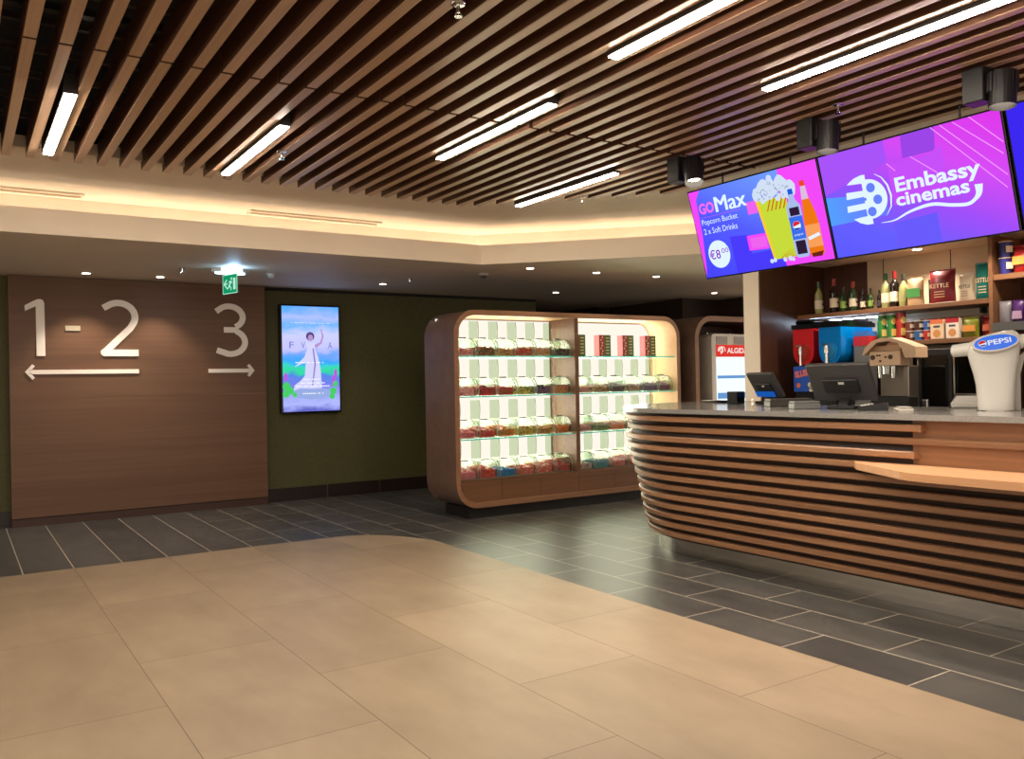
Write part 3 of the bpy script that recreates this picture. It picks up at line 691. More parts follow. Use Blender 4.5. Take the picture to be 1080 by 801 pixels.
# ================================================================ BAR COUNTER
def cpath(o, x_end=5.9, y0=-1.0, n=22):
    r = 1.19 - o
    return [(4.17 + o, y0)] + [(5.36 - r * math.cos(PI / 2 * i / n), 4.41 + r * math.sin(PI / 2 * i / n)) for i in range(n + 1)] + [(x_end, 5.6 - o)]
t = thing('bar_counter', 'long curved walnut slatted bar counter with grey stone top', 'bar counter', (5.0, 3.0, 0)); O = t.location
OFF = [.0, .022, .0, .01, .03, .05, .07, .09, .10, .115, .13, .147, .165]
ZC = [1.02 - .0708 * i for i in range(13)]
def sweep(mb, path_fn, sec):
    """sec: list of (offset, z) ring; path evaluated for every offset"""
    rings = []; paths = [path_fn(o) for o, z in sec]
    for i in range(len(paths[0])): rings.append([(paths[k][i][0], paths[k][i][1], sec[k][1]) for k in range(len(sec))])
    mb.loft(rings)
for i in range(13):
    o, z = OFF[i], ZC[i]; h = .0185; d = .055; r = .005
    sec = [(o + d, z - h), (o + r, z - h), (o, z - h + r), (o, z + h - r), (o + r, z + h), (o + d, z + h)]
    m = MB(O)
    y0 = {0: 2.545, 2: 2.585, 3: 2.45}.get(i, -1.0)
    if i in (0, 2):
        sweep(m, lambda q, y0=y0: cpath(q, y0=y0), sec)
        x_ = 4.17 + o
        m.prism([(x_, y0), (x_ + .055, y0), (x_ + .055, y0 - .02), (x_ + .02, y0 - .02), (x_ + .004, y0 - .012)], z - h, z + h)
    else: sweep(m, lambda q, y0=y0: cpath(q, y0=y0), sec)
    m.build('slat', M_CSLAT, t, True)
m = MB(O)
rows = [(OFF[i] + .045, ZC[i]) for i in range(13)]; rows = [(.05, 1.062)] + rows + [(.21, .14)]
paths = [cpath(o, x_end=5.88) for o, z in rows]; n = len(paths[0]); Pv = []; F = []
for k, (o, z) in enumerate(rows): Pv += [(x, y, z) for x, y in paths[k]]
for k in range(len(rows) - 1):
    for i in range(n - 1): F.append([k * n + i, k * n + i + 1, (k + 1) * n + i + 1, (k + 1) * n + i])
m._add(Pv, F); m.prism(cpath(.2, x_end=5.88) + [(5.88, 4.95), (5.05, 4.4), (5.05, -1.0)], .135, .145)
m.box(5.0, -1.0, .145, 5.05, 4.4, 1.06); m.build('core', M_CORE, t)
m = MB(O); sweep(m, lambda q: [(x + 0, y + .06 if y > -1 else y) for x, y in cpath(q, x_end=5.86)], [(.29, .001), (.29, .134), (.31, .134), (.31, .001)]); m.build('plinth', M_STEEL, t, True)
m = MB(O); m.box(4.215, -1.0, .80, 4.24, 2.60, 1.061); m.build('panel', M_CPANEL, t)
m = MB(O); zl = ZC[3]
led = [(4.232, 2.97), (4.18, 2.93), (4.10, 2.86), (3.99, 2.68), (3.90, 2.52), (3.855, 2.45), (3.83, 2.38), (3.82, 2.30), (3.82, -1.0), (4.232, -1.0)]
m.prism(led, zl - .0186, zl + .0195); m.build('ledge', M_LEDGE, t)
m = MB(O); top = cpath(-.012, x_end=5.985) + [(5.985, 5.0), (5.6, 4.85), (5.2, 4.4), (5.2, -1.0)]; m.prism(top, 1.0625, 1.093); m.build('countertop', M_STONE, t)

# ================================================================ BAR BACK
w = MB(); w.box(6.0, 5.135, 0, 7.1, 5.31, 2.43); struct(w.build('wall_bar_side', M_PLASTER))
w = MB(); w.box(6.005, 5.12, 0, 6.9, 5.134, 2.33); struct(w.build('trim_3', M_DARKWOOD))
w = MB(); w.box(6.9, -1, 0, 7.1, 4.66, 2.33); w.mi = 1; w.box(6.9, 4.66, 0, 7.1, 5.12, 2.33)
w.mi = 2
for y in (4.498, 3.889): w.box(6.897, y, 1.88, 6.9, y + .006, 2.33)
struct(w.build('wall_bar_back', [M_CREAM, M_DARKWOOD, M_GAP]))
t = thing('wall_shelf', 'wooden bottle shelf high on the bar back wall', 'shelf', (6.7, 4.24, 1.83)); m = MB(t.location); m.bbox(6.5, 3.36, 1.828, 6.896, 5.118, 1.866, .003); m.build('board', M_SHELFW, t)
for y in (3.6, 4.5): m = MB(t.location); m.box(6.82, y, 1.78, 6.896, y + .02, 1.827); m.build('bracket', M_BLACK, t)
t = thing('wall_shelf', 'wooden snack shelf below the bottle shelf', 'shelf', (6.7, 3.9, 1.55)); m = MB(t.location); m.bbox(6.5, 3.36, 1.543, 6.896, 4.42, 1.580, .003); m.build('board', M_SHELFW, t)
for y in (3.6, 4.2): m = MB(t.location); m.box(6.82, y, 1.50, 6.896, y + .02, 1.542); m.build('bracket', M_BLACK, t)
t = thing('shelf_unit', 'tall dark wood shelf unit at the right edge behind the bar', 'shelf unit', (6.68, 2.8, 1.0)); O = t.location
m = MB(O); m.box(6.45, 3.326, 1.002, 6.895, 3.355, 2.325); m.build('side_panel', M_SHELFW, t)
m = MB(O); m.box(6.45, 2.2, 1.002, 6.895, 2.23, 2.325); m.build('side_panel', M_SHELFW, t)
m = MB(O); m.box(6.87, 2.232, 1.002, 6.893, 3.324, 2.325); m.build('back_panel', M_DARKWOOD, t)
for z in (2.03, 1.64): m = MB(O); m.box(6.46, 2.232, z - .04, 6.868, 3.324, z); m.build('shelf', M_SHELFW, t)
t = thing('back_counter', 'dark back counter against the bar wall', 'counter', (6.45, 3.6, 0)); O = t.location
m = MB(O); m.box(6.05, .5, .1, 6.89, 5.115, .96); m.build('carcass', M_DARKWOOD, t)
m = MB(O); m.box(6.1, .5, 0, 6.89, 5.11, .099); m.build('plinth', M_BLACK, t)
m = MB(O); m.bbox(6.0, .5, .961, 6.895, 5.118, 1.0, .003); m.build('worktop', M_STONE, t)

# cool strip light under the bottle shelf
t = thing('shelf_light', 'cool white strip light under the bottle shelf, above the slush machine', 'strip light', (6.62, 4.72, 1.827))
m = MB(); m.box(-.02, -.34, -.018, .02, .34, -.001); m.build('housing', M_LGREY, t)
m = MB(); m.box(-.016, -.335, -.024, .016, .335, -.019); m.build('tube', glow('cool_tube', (220, 230, 255), 70, lin=(.62, .78, 1, 1)), t)
for (x, y) in ((6.6, 4.0), (6.6, 2.6)):
    downlight(x, y, 2.33, 'small recessed spot over the bar back, %s' % {4.9: 'at the dark partition', 4.0: 'above the bottles', 3.3: 'above the shelf unit side', 2.6: 'above the shelf unit'}[y], 34, 130, group='recessed spots over the bar back')
for y in (4.2, 3.2, 2.2): downlight(6.2, y, 2.33, 'unseen added spot over the bar aisle, %s' % {4.2: 'behind the left menu screen', 3.2: 'between menu screens', 2.2: 'behind the middle menu screen'}[y], 34, 140, group='unseen added spots over the bar aisle')  # added hidden spots, kept strong to light the bar from behind the screens

# bottles
G_GRN = mat('green_glass', (34, 62, 30), .1); G_DRK = mat('dark_glass', (22, 12, 12), .1); G_PAL = mat('pale_glass', (150, 150, 96), .1)
LAB = mat('cream_label', (222, 208, 180), .6); LABG = mat('green_label', (130, 160, 70), .6)
def bottle(y, h, body, capc, lab, label):
    t = thing('wine_bottle', label, 'bottle', (6.62, y, 1.8665), 'bottles on the bar shelf'); s = h / .30; r = .037 * min(1, s * 1.05)
    m = MB(); m.lathe([(0, 0), (r * .9, 0), (r, .006), (r, .17 * s), (r * .9, .195 * s), (r * .42, .225 * s), (r * .36, .24 * s), (r * .36, h * .93), (0, h * .93)], n=18); m.build('glass', body, t, True)
    m = MB(); m.cyl((0, 0, h * .80), (0, 0, h), r * .42, r * .42, 14); m.build('capsule', capc, t, True)
    m = MB(); m.cyl((0, 0, .05 * s), (0, 0, .13 * s), r + .001, r + .001, 18, False); m.build('label', lab, t, True)
    m = MB(); m.prism(arc(0, .092 * s, .010, 0, 360, 8), -r - .0035, -r - .002, 'y'); m.T = Matrix.Rotation(math.radians(-30), 4, 'Z'); m.build('emblem', G_DRK, t)
K = lambda n_, c: mat(n_, c, .35)
for y, ztop, b_, c_, l_, lb in [
    (4.97, 2.165, G_PAL, K('cap_green', (40, 84, 44)), LAB, 'pale wine bottle at the left shelf end by the dark partition'),
    (4.81, 2.175, G_DRK, K('cap_red', (150, 26, 30)), LAB, 'dark wine bottle with red cap and cream label, second from left'),
    (4.715, 2.09, G_GRN, K('cap_dark', (40, 40, 34)), LABG, 'small green bottle with pale green label, third from left'),
    (4.615, 2.13, G_GRN, K('cap_red', (150, 26, 30)), LAB, 'green bottle with dull red cap, fourth from left'),
    (4.52, 2.05, G_DRK, K('cap_dark', (40, 40, 34)), LAB, 'small dark bottle with round cream label, fifth from left'),
    (4.445, 2.055, G_GRN, K('cap_dark', (40, 40, 34)), LABG, 'small green bottle with bright green base, sixth from left'),
    (4.36, 2.03, G_DRK, K('cap_dark', (40, 40, 34)), K('label_dark', (60, 54, 62)), 'small dark bottle without bright label, against the cream wall'),
    (4.30, 2.165, G_PAL, K('cap_green', (40, 84, 44)), LAB, 'pale bottle with green cap left of the tallest red wine'),
    (4.22, 2.175, G_DRK, K('cap_red', (150, 26, 30)), LAB, 'tall dark red wine bottle with bright red cap'),
    (4.14, 2.14, G_PAL, K('cap_dark', (40, 40, 34)), K('label_olive', (150, 148, 96)), 'pale olive bottle with dark cap, rightmost bottle')]:
    bottle(y, ztop - 1.8665, b_, c_, l_, lb)

# soft bags
def pillow(mb, w_, h_, d_, n=10, flare=.0):
    rings = []
    for k in range(n + 1):
        v = k / n; z = h_ * v; th = d_ * math.sin(PI * min(1, max(0, .06 + v * .9))) ** .6; ww = w_ * (1 - .06 * math.sin(PI * v) + flare * (v - .5))
        if k in (0, n): th = d_ * (.35 if k == 0 else .06)
        rings.append([(ww / 2 * c, th / 2 * s_ * (abs(c) < .99), z) for c, s_ in [(-1, 0), (-.8, -.7), (-.4, -1), (0, -1.05), (.4, -1), (.8, -.7), (1, 0), (.8, .7), (.4, 1), (0, 1.05), (-.4, 1), (-.8, .7)]])
    mb.loft(rings)
def bag(name, loc, w_, h_, d_, mt, label, cat='bag', group=None, rz=-PI / 2, txt=None, tm=None, band=None):
    t = thing(name, label, cat, loc, group, rz)
    m = MB(); pillow(m, w_, h_, d_); m.build('pouch', mt, t, True)
    m = MB(); m.box(-w_ / 2 * .98, -.003, h_ - .001, w_ / 2 * .98, .003, h_ + .012); m.build('seal', mt, t)
    if band: m = MB(); m.prism([(-w_ * .4, h_ * .3), (w_ * .4, h_ * .3), (w_ * .36, h_ * .62), (-w_ * .36, h_ * .62)], -d_ / 2 - .008, -d_ / 2 - .006, 'y'); m.build('label_print', band, t)
    if txt:
        mx = Matrix(((1, 0, 0, 0), (0, 0, 0, -d_ / 2 - .009), (0, 1, 0, 0), (0, 0, 0, 1)))
        text_mesh('lettering', txt, (-w_ * .36, h_ * .47, w_ * .36, h_ * .60), tm, t, mx, bold=.015)
        m = MB()
        for k in range(3): m.box(-w_ * .2, -d_ / 2 - .009, h_ * (.18 + .08 * k), w_ * .2, -d_ / 2 - .0085, h_ * (.2 + .08 * k))
        m.build('small_print', tm, t)
    return t
SZ = 1.867
bag('nut_pouch', (6.6, 4.02, SZ), .15, .225, .06, K('nut_clear', (186, 156, 120)), 'clear pouch of nuts with green band, left of the red bag', 'pouch', None, -PI / 2, None, None, K('nut_band', (60, 130, 60)))
bag('jar_bag', (6.72, 3.93, SZ), .10, .20, .06, K('dark_jar', (30, 34, 30)), 'dark pouch half hidden between nut pouch and red bag', 'pouch')
bag('crisp_bag', (6.6, 3.79, SZ), .215, .255, .09, K('bag_maroon', (120, 18, 30)), 'maroon crisp bag standing on the bottle shelf', 'crisp bag', 'large crisp bags on the bottle shelf', -PI / 2, 'KETTLE', K('print_cream', (226, 190, 150)))
bag('crisp_bag', (6.62, 3.605, SZ), .125, .21, .07, K('bag_cream', (214, 196, 170)), 'cream crisp bag between the maroon and teal bags', 'crisp bag', 'large crisp bags on the bottle shelf', -PI / 2, 'KETTLE', K('print_brown', (90, 66, 56)))
bag('crisp_bag', (6.6, 3.455, SZ), .15, .27, .08, K('bag_teal', (0, 112, 104)), 'teal crisp bag at the right end of the bottle shelf', 'crisp bag', 'large crisp bags on the bottle shelf', -PI / 2, 'KETTLE', K('print_cream', (226, 190, 150)))

# snack shelf
SZ2 = 1.5812
def can(y, h, r, mt, capm, label, x=6.58):
    t = thing('snack_tube', label, 'snack tube', (x, y, SZ2), 'tall snack tubes on the lower shelf')
    m = MB(); m.cyl((0, 0, 0), (0, 0, h - .012), r, r, 18); m.build('tube', mt, t, True)
    m = MB(); m.cyl((0, 0, h - .0115), (0, 0, h), r + .002, r + .002, 18); m.build('lid', capm, t, True)
    m = MB(); m.T = Matrix.Rotation(math.radians(-33), 4, 'Z'); m.prism(arc(0, h * .72, r * .62, 0, 360, 10, r * .8), -r - .003, -r - .001, 'y'); m.build('emblem', K('tube_print', (236, 206, 110)), t)
    m = MB(); m.T = Matrix.Rotation(math.radians(-33), 4, 'Z'); m.box(-r * .5, -r - .002, h * .2, r * .5, -r * .9, h * .45); m.build('print', K('tube_print', (236, 206, 110)), t)
can(4.315, .235, .036, K('tube_green', (44, 130, 46)), K('lid_white', (214, 208, 190)), 'left green snack tube beside the tan machine hood')
can(4.225, .235, .036, K('tube_green', (44, 130, 46)), K('lid_white', (214, 208, 190)), 'right green snack tube beside the red tube')
can(4.14, .24, .038, K('tube_red', (176, 40, 34)), K('lid_red', (120, 34, 30)), 'tall red snack tube left of the stacked pots')
def pot(y, z, mt, label, x=6.57, r0=.034, r1=.042, h=.078, lidm=None, grp='noodle pots stacked on the lower shelf', name='noodle_pot'):
    t = thing(name, label, 'pot', (x, y, z), grp)
    m = MB(); m.lathe([(0, 0), (r0, 0), (r1, h - .006), (0, h - .006)], n=18); m.build('cup', mt, t, True)
    m = MB(); m.cyl((0, 0, h - .0055), (0, 0, h), r1 + .003, r1 + .003, 18); m.build('lid', lidm or K('lid_foil', (206, 196, 184)), t, True)
    m = MB(); m.T = Matrix.Rotation(math.radians(-33), 4, 'Z'); m.box(-r0 * .6, -r1 - .002, h * .3, r0 * .6, -r1 + .004, h * .7); m.build('print', K('pot_print', (228, 214, 190)), t)
pot(4.055, SZ2, K('pot_brown', (120, 60, 40)), 'brown noodle pot, lower left of the stacked pots')
pot(4.055, SZ2 + .0785, K('pot_brown', (120, 60, 40)), 'brown noodle pot on top at the left of the stack')
pot(3.975, SZ2, K('pot_blue', (40, 104, 170)), 'blue and white noodle pot, lower middle of the stack')
pot(3.975, SZ2 + .0785, K('pot_dark', (70, 34, 26)), 'dark brown noodle pot on the blue pot')
pot(3.905, SZ2, K('pot_red', (190, 44, 38)), 'red noodle pot at the right foot of the stack', r0=.027, r1=.033)
pot(3.905, SZ2 + .0785, K('pot_blue2', (50, 90, 160)), 'blue noodle pot on the red pot', r0=.027, r1=.033)
def packet(y, w_, h_, body, band, label, x=6.56):
    t = thing('snack_carton', label, 'carton', (x, y, SZ2), 'snack cartons on the lower shelf')
    m = MB(); m.bbox(-.03, -w_ / 2, 0, .03, w_ / 2, h_, .003); m.build('carton', body, t)
    m = MB(); m.box(-.0315, -w_ / 2, h_ * .78, -.0302, w_ / 2, h_); m.build('band', band, t)
    m = MB(); m.prism(arc(0, h_ * .28, w_ * .30, 0, 360, 12), -.0315, -.0302, 'x'); m.build('picture', K('carton_pic', (206, 140, 84)), t)
    m = MB(); m.box(-.0315, -w_ * .25, h_ * .58, -.0302, w_ * .25, h_ * .68); m.build('print', K('carton_print', (70, 60, 70)), t)
packet(3.808, .105, .155, K('carton_tan', (226, 200, 168)), K('band_orange', (214, 110, 70)), 'cream carton with orange top, left one of two')
packet(3.682, .105, .155, K('carton_white', (232, 220, 206)), K('band_red', (176, 30, 40)), 'cream carton with red top, right one of two')
bag('snack_pouch', (6.58, 3.56, SZ2), .13, .15, .06, K('pouch_olive', (120, 124, 30)), 'olive yellow snack pouch right of the cartons', 'pouch', 'pouches on the lower shelf', -PI / 2, None, None, K('pouch_pic', (214, 140, 60)))
bag('snack_pouch', (6.62, 3.43, SZ2), .12, .15, .06, K('pouch_red', (150, 26, 30)), 'dark red snack pouch at the right end, lower shelf', 'pouch', 'pouches on the lower shelf', -PI / 2, None, None, K('pouch_pic2', (190, 90, 60)))
for i, y in enumerate((4.02, 3.85, 3.68, 3.51)):
    bag('snack_pouch', (6.78, y, SZ2), .15, .17, .06, K('pouch_red', (150, 26, 30)), 'red snack pouch in the back row, %s from left, lower shelf' % ORD[i], 'pouch', 'pouches on the lower shelf')

# shelf unit items
for k, z in enumerate((2.031, 2.152)):
    pot(3.26, z, K('tub_navy', (40, 40, 110)), 'navy ice cream tub with cream lid, %s of the two stacked' % ('lower', 'upper')[k], x=6.52, r0=.038, r1=.046, h=.12, lidm=K('tub_lid', (226, 200, 140)), grp='tubs stacked on the shelf unit', name='ice_cream_tub')
bag('crisp_bag', (6.54, 3.12, 2.031), .19, .19, .12, K('bag_red', (176, 34, 36)), 'shiny red bag beside the navy tubs', 'crisp bag', None, -PI / 2, None, None, K('pouch_pic', (214, 140, 60)))
for i, (y, c) in enumerate(((3.275, (120, 116, 122)), (3.18, (66, 20, 92)), (3.08, (74, 24, 100)), (2.98, (150, 100, 80)))):
    bag('sweet_pouch', (6.53, y, 1.641), .09, .18, .05, K('upouch%d' % i, c), ['grey sweet pouch beside the shelf unit side panel', 'purple sweet pouch, second on the lower unit shelf', 'purple sweet pouch, third on the lower unit shelf', 'tan sweet pouch cut by the frame edge'][i], 'pouch', 'pouches in the shelf unit', -PI / 2, None, None, K('upouch_print', (170, 140, 170)) if i else None)

# slush machine
t = thing('slush_machine', 'slush machine with one red and one blue tank', 'slush machine', (6.5, 4.72, 1.001)); O = t.location
m = MB(O); m.bbox(6.27, 4.47, 1.002, 6.80, 4.97, 1.395, .006); m.build('body', M_BLACK, t)
BLU = mat('slush_blue', (0, 120, 200), .15, emit=(0, 90, 190), es=.0); RED = mat('slush_red', (206, 34, 40), .15)
def tank(yc, mt, nm, tm):
    m = MB(O); r = .108
    sec = arc(yc, 1.51, r, 180, 360, 12) + [(yc + r, 1.72), (yc - r, 1.72)]
    m.prism(sec, 6.24, 6.68, 'x'); tk = m.build('tank', mt, t, True); tk['label'] = nm
    m = MB(O); m.cyl((6.232, yc, 1.51), (6.2395, yc, 1.51), .075, .075, 22); m.cyl((6.222, yc, 1.51), (6.2315, yc, 1.51), .055, .055, 20); m.build('front_disc', tm, tk, True)
    m = MB(O); m.box(6.22, yc - .11, 1.7215, 6.72, yc + .11, 1.76); m.bbox(6.24, yc - .10, 1.761, 6.70, yc + .10, 1.80, .02) if nm[0] == 'r' else m.box(6.25, yc - .10, 1.761, 6.70, yc + .10, 1.772); m.build('lid', M_BLACKG, t)
    m = MB(O); m.cyl((6.21, yc + .01, 1.40), (6.21, yc + .01, 1.50), .014, .010, 12); m.cyl((6.21, yc + .01, 1.50), (6.21, yc + .01, 1.57), .02, .016, 12); m.box(6.17, yc - .01, 1.565, 6.22, yc + .03, 1.58); m.build('tap', M_CHROME, t, True)
tank(4.855, RED, 'red slush tank', mat('slush_red_disc', (170, 40, 30), .25)); tank(4.585, BLU, 'blue slush tank', mat('slush_blue_disc', (20, 130, 190), .25))
m = MB(O); m.box(6.235, 4.48, 1.17, 6.269, 4.96, 1.392); m.build('front_panel', K('slush_panel', (40, 90, 190)), t)
m = MB(O); m.box(6.19, 4.50, 1.003, 6.268, 4.95, 1.10); m.build('drip_tray', M_BLACK, t)
mx = Matrix(((0, 0, 0, 6.233 - O.x), (-1, 0, 0, -O.y), (0, 1, 0, -O.z), (0, 0, 0, 1)))
mx = Matrix.Translation((0, 0, 0)) @ mx
sk = Matrix.Translation(Vector((-4.86, 1.325, 0))) @ Matrix.Rotation(math.radians(10), 4, 'Z')
text_mesh('lettering', 'SLUSH', (-.085, -.022, .085, .036), K('slush_orange', (240, 120, 80)), t, mx @ sk, bold=.05)
m = MB(O)
for dy, dz, r_ in ((-.0, .0, .03), (.03, .015, .022), (-.03, .012, .022), (.0, .04, .022), (-.015, -.03, .02), (.02, -.028, .018)): m.prism(arc(4.76 + dy, 1.215 + dz, r_, 0, 360, 9), 6.231, 6.2345, 'x')
m.build('ice_print', K('slush_print', (226, 214, 180)), t)
m = MB(O); m.prism(arc(4.91, 1.225, .022, 0, 360, 12), 6.231, 6.2345, 'x'); m.build('dot_print', K('slush_orange', (240, 120, 80)), t)

t = thing('cup_box', 'red and blue printed box on the back counter right of the blue tank', 'box', (6.42, 4.37, 1.001)); m = MB(); m.bbox(-.06, -.07, 0, .06, .07, .55, .004); m.build('carton', M_GREY, t)
m = MB(); m.box(-.06, -.07, .551, .06, .07, .63); m.build('red_top', K('cupbox_red', (200, 40, 50)), t); m = MB(); m.box(-.06, -.07, .631, .06, .07, .67); m.build('blue_top', K('cupbox_blue', (60, 120, 200)), t)

# tan-hooded ice cream machine
t = thing('ice_cream_machine', 'machine with tan curved hood and tan knob panel', 'ice cream machine', (6.2, 3.86, 1.001)); O = t.location
TAN = mat('tan_plastic', (214, 180, 146), .4); TAN2 = mat('tan_shade', (176, 136, 100), .5)
m = MB(O); m.bbox(6.12, 3.80, 1.002, 6.26, 4.04, 1.37, .006); m.build('column', mat('steel_dull', (150, 140, 128), .3, .9), t)
m = MB(O)
ho = [(4.10, 1.46), (4.075, 1.52), (4.02, 1.565), (3.94, 1.59), (3.86, 1.59), (3.79, 1.565), (3.70, 1.53), (3.655, 1.51), (3.655, 1.43), (3.74, 1.43), (3.765, 1.50), (3.80, 1.545), (3.88, 1.562), (3.97, 1.555), (4.05, 1.49), (4.085, 1.46)]
m.prism(ho, 5.98, 6.14, 'x'); m.build('hood', TAN, t, True)
m = MB(O); m.bbox(6.0, 3.79, 1.375, 6.13, 4.05, 1.485, .004); pn_ = m.build('front_panel', TAN, t)
for y, z, r_ in ((4.02, 1.44, .02), (3.98, 1.455, .007), (3.96, 1.455, .007), (3.955, 1.41, .009), (3.91, 1.44, .008), (3.87, 1.44, .018)):
    m = MB(O); m.cyl((5.994, y, z), (5.9995, y, z), r_, r_, 14); m.build('knob', mat('knob_dark', (60, 40, 30), .4), t)
m = MB(O); m.box(6.02, 3.80, 1.49, 6.12, 4.04, 1.53); m.build('hopper', TAN2, t)
m = MB(O)
for y in (3.99, 3.88): m.cyl((6.05, y, 1.28), (6.05, y, 1.372), .012, .018, 12)
m.cyl((6.06, 3.935, 1.31), (6.06, 3.935, 1.372), .035, .04, 16); m.build('nozzle', M_CHROME, t, True)
m = MB(O); m.bbox(5.98, 3.72, 1.002, 6.119, 4.04, 1.14, .01); m.build('drip_tray', M_BLACK, t)

# oven, steel block, glass case
t = thing('mini_oven', 'black glass-fronted oven on the back counter', 'oven', (6.65, 3.79, 1.001)); m = MB(); m.bbox(-.2, -.14, 0, .2, .14, .50, .006); m.build('body', M_BLACK, t)
m = MB(); m.box(-.206, -.11, .05, -.2005, .11, .45); m.build('door', M_BLACKG, t); m = MB(); m.tube([(-.225, .12, .08), (-.225, .12, .42)], .006); m.tube([(-.225, .12, .08), (-.2, .12, .08)], .005); m.tube([(-.225, .12, .42), (-.2, .12, .42)], .005); m.build('handle', M_STEEL, t)
t = thing('steel_cupboard', 'narrow dull steel block between tan machine and oven', 'cabinet', (6.65, 4.08, 1.001)); m = MB(); m.bbox(-.18, -.10, 0, .2, .12, .47, .006); m.build('body', mat('steel_brown', (120, 104, 90), .4, .5), t); m = MB(); m.box(-.184, -.08, .03, -.1805, .10, .44); m.build('door', mat('steel_door', (104, 90, 78), .35, .6), t)
t = thing('glass_case', 'small steel-framed dark glass case right of the oven', 'display case', (6.65, 3.53, 1.001)); m = MB()
for y in (-.10, .10):
    m.box(-.2, y - .006, 0, -.188, y + .006, .50); m.box(.188, y - .006, 0, .2, y + .006, .50)
m.box(-.2, -.10, .50, .2, .10, .512); m.box(-.2, -.10, .14, .2, .10, .148); m.build('frame', M_STEEL, t)
m = MB(); m.box(-.185, -.093, .002, .185, .093, .135); m.build('base', M_BLACK, t)
m = MB(); m.box(-.18, -.09, .15, .18, .09, .49); m.build('glass', clear('case_glass', (.4, .34, .28, 1), .15), t)
t = thing('tumbler', 'small brushed steel tumbler on the back counter by the oven', 'cup', (6.1, 3.66, 1.001)); m = MB(); m.lathe([(0, 0), (.026, 0), (.03, .11), (.027, .11), (.024, .01), (0, .01)]); m.build('cup', M_STEEL, t, True)
m = MB(); m.lathe([(.0305, .105), (.032, .105), (.032, .111), (.0305, .111)]); m.build('rim', M_CHROME, t, True)

# ================================================================ ON THE COUNTER
TZ = 1.094
def pos_terminal(loc, rz, label, w_=.36, h_=.27, blue=False):
    t = thing('pos_terminal', label, 'till', loc, None, rz)
    m = MB(); m.bbox(-.09, -.08, 0, .09, .10, .022, .006); m.build('base', M_BLACK, t)
    m = MB(); m.prism([(-.05, .02), (.06, .02), (.05, .10), (.02, .10)], -.03, .03, 'x'); m.build('stand', M_BLACK, t)
    A = math.radians(33); Tm = Matrix.Translation((0, .02, .06)) @ Matrix.Rotation(A, 4, 'X')
    m = MB(); m.T = Tm; m.bbox(-w_ / 2, -.018, 0, w_ / 2, .012, h_, .006); m.build('monitor', mat('till_grey', (58, 56, 56), .45), t)
    m = MB(); m.T = Tm; m.box(-w_ / 2 + .012, .0125, .012, w_ / 2 - .012, .0135, h_ - .012); m.build('touchscreen', M_BLACKG, t)
    m = MB(); m.T = Tm; m.bbox(-w_ * .28, -.034, h_ * .25, w_ * .28, -.0185, h_ * .62, .006); m.build('rear_housing', M_BLACK, t)
    m = MB(); m.T = Tm; m.box(-w_ * .02, -.036, h_ * .5, w_ * .07, -.0345, h_ * .56); m.build('badge', M_LGREY, t)
    return t
# front till: its back faces the room
pos_terminal((4.68, 3.33, TZ), math.radians(-78), 'dark till monitor on the counter before the tan machine', .40, .27)
t = pos_terminal((5.32, 4.46, TZ), math.radians(-100), 'dark till monitor near the plaster column, with a painted blue reflection', .30, .22)
m = MB(); m.T = Matrix.Translation((0, .02, .06)) @ Matrix.Rotation(math.radians(33), 4, 'X'); m.box(-.12, -.0386, .02, .10, -.0382, .07); m.build('blue_reflection', glow('till_blue_reflection', (30, 100, 200), .7), t)  # glowing strip paints a blue reflection onto the till's back

def traybox(loc, sx, sy, sz, rz, mt, name, label, cat):
    t = thing(name, label, cat, loc, None, rz); m = MB(); m.bbox(-sx / 2, -sy / 2, 0, sx / 2, sy / 2, sz * .7, .003); m.build('base', mt, t)
    m = MB(); m.bbox(-sx / 2 + .004, -sy / 2 + .004, sz * .7 + .0005, sx / 2 - .004, sy / 2 - .004, sz, .003); m.build('top', mt, t)
traybox((4.95, 3.99, TZ), .30, .16, .055, math.radians(-35), mat('tray_dark', (70, 66, 62), .4), 'cash_tray', 'long dark low tray left of the front till', 'tray')
traybox((4.60, 3.58, TZ), .17, .12, .05, math.radians(-35), M_GREY, 'receipt_printer', 'low grey box on the counter left of the front till', 'printer')
t = thing('chip_box', 'blue and white paper cup under the front till monitor', 'cup', (4.95, 3.52, TZ)); m = MB(); m.lathe([(0, 0), (.03, 0), (.042, .10), (.038, .10), (.027, .005), (0, .005)]); m.build('cup', K('cup_blue', (20, 80, 180)), t, True)
m = MB(); m.lathe([(.0425, .092), (.044, .092), (.044, .10), (.0425, .10)]); m.build('rim', M_WHITE, t, True)
t = thing('card_terminal', 'small dark card terminal lying right of the front till', 'card terminal', (4.53, 3.04, TZ), None, .5); m = MB(); m.prism([(-.08, 0), (.08, 0), (.08, .022), (-.08, .045)], -.04, .04, 'x'); m.build('body', M_BLACK, t)
m = MB(); m.T = Matrix.Translation((0, 0, 0)); 
for i in range(3):
    for j in range(4): m.box(-.028 + .02 * i, -.0 + .018 * j, .035 - .0026 * j, -.014 + .02 * i, .012 + .018 * j, .042 - .0026 * j)
m.build('keys', M_LGREY, t)
t = thing('napkin', 'folded white cloth lying on the counter right of the front till', 'cloth', (4.66, 2.93, TZ), None, .7); m = MB(); rnd = random.Random(3)
rings = []
for i in range(9):
    u = -.09 + .18 * i / 8; hgt = .010 + .006 * math.sin(i * 1.7)
    rings.append([(u, -.04, 0), (u, -.042, hgt * .7), (u, -.01, hgt), (u, .02, hgt * .8), (u, .042, hgt * .6), (u, .04, 0)])
m.loft(rings); m.build('fold', K('cloth_white', (214, 208, 196)), t, True); m = MB(); m.box(-.085, -.036, .017, .085, .03, .019); m.build('upper_fold', K('cloth_white', (214, 208, 196)), t)
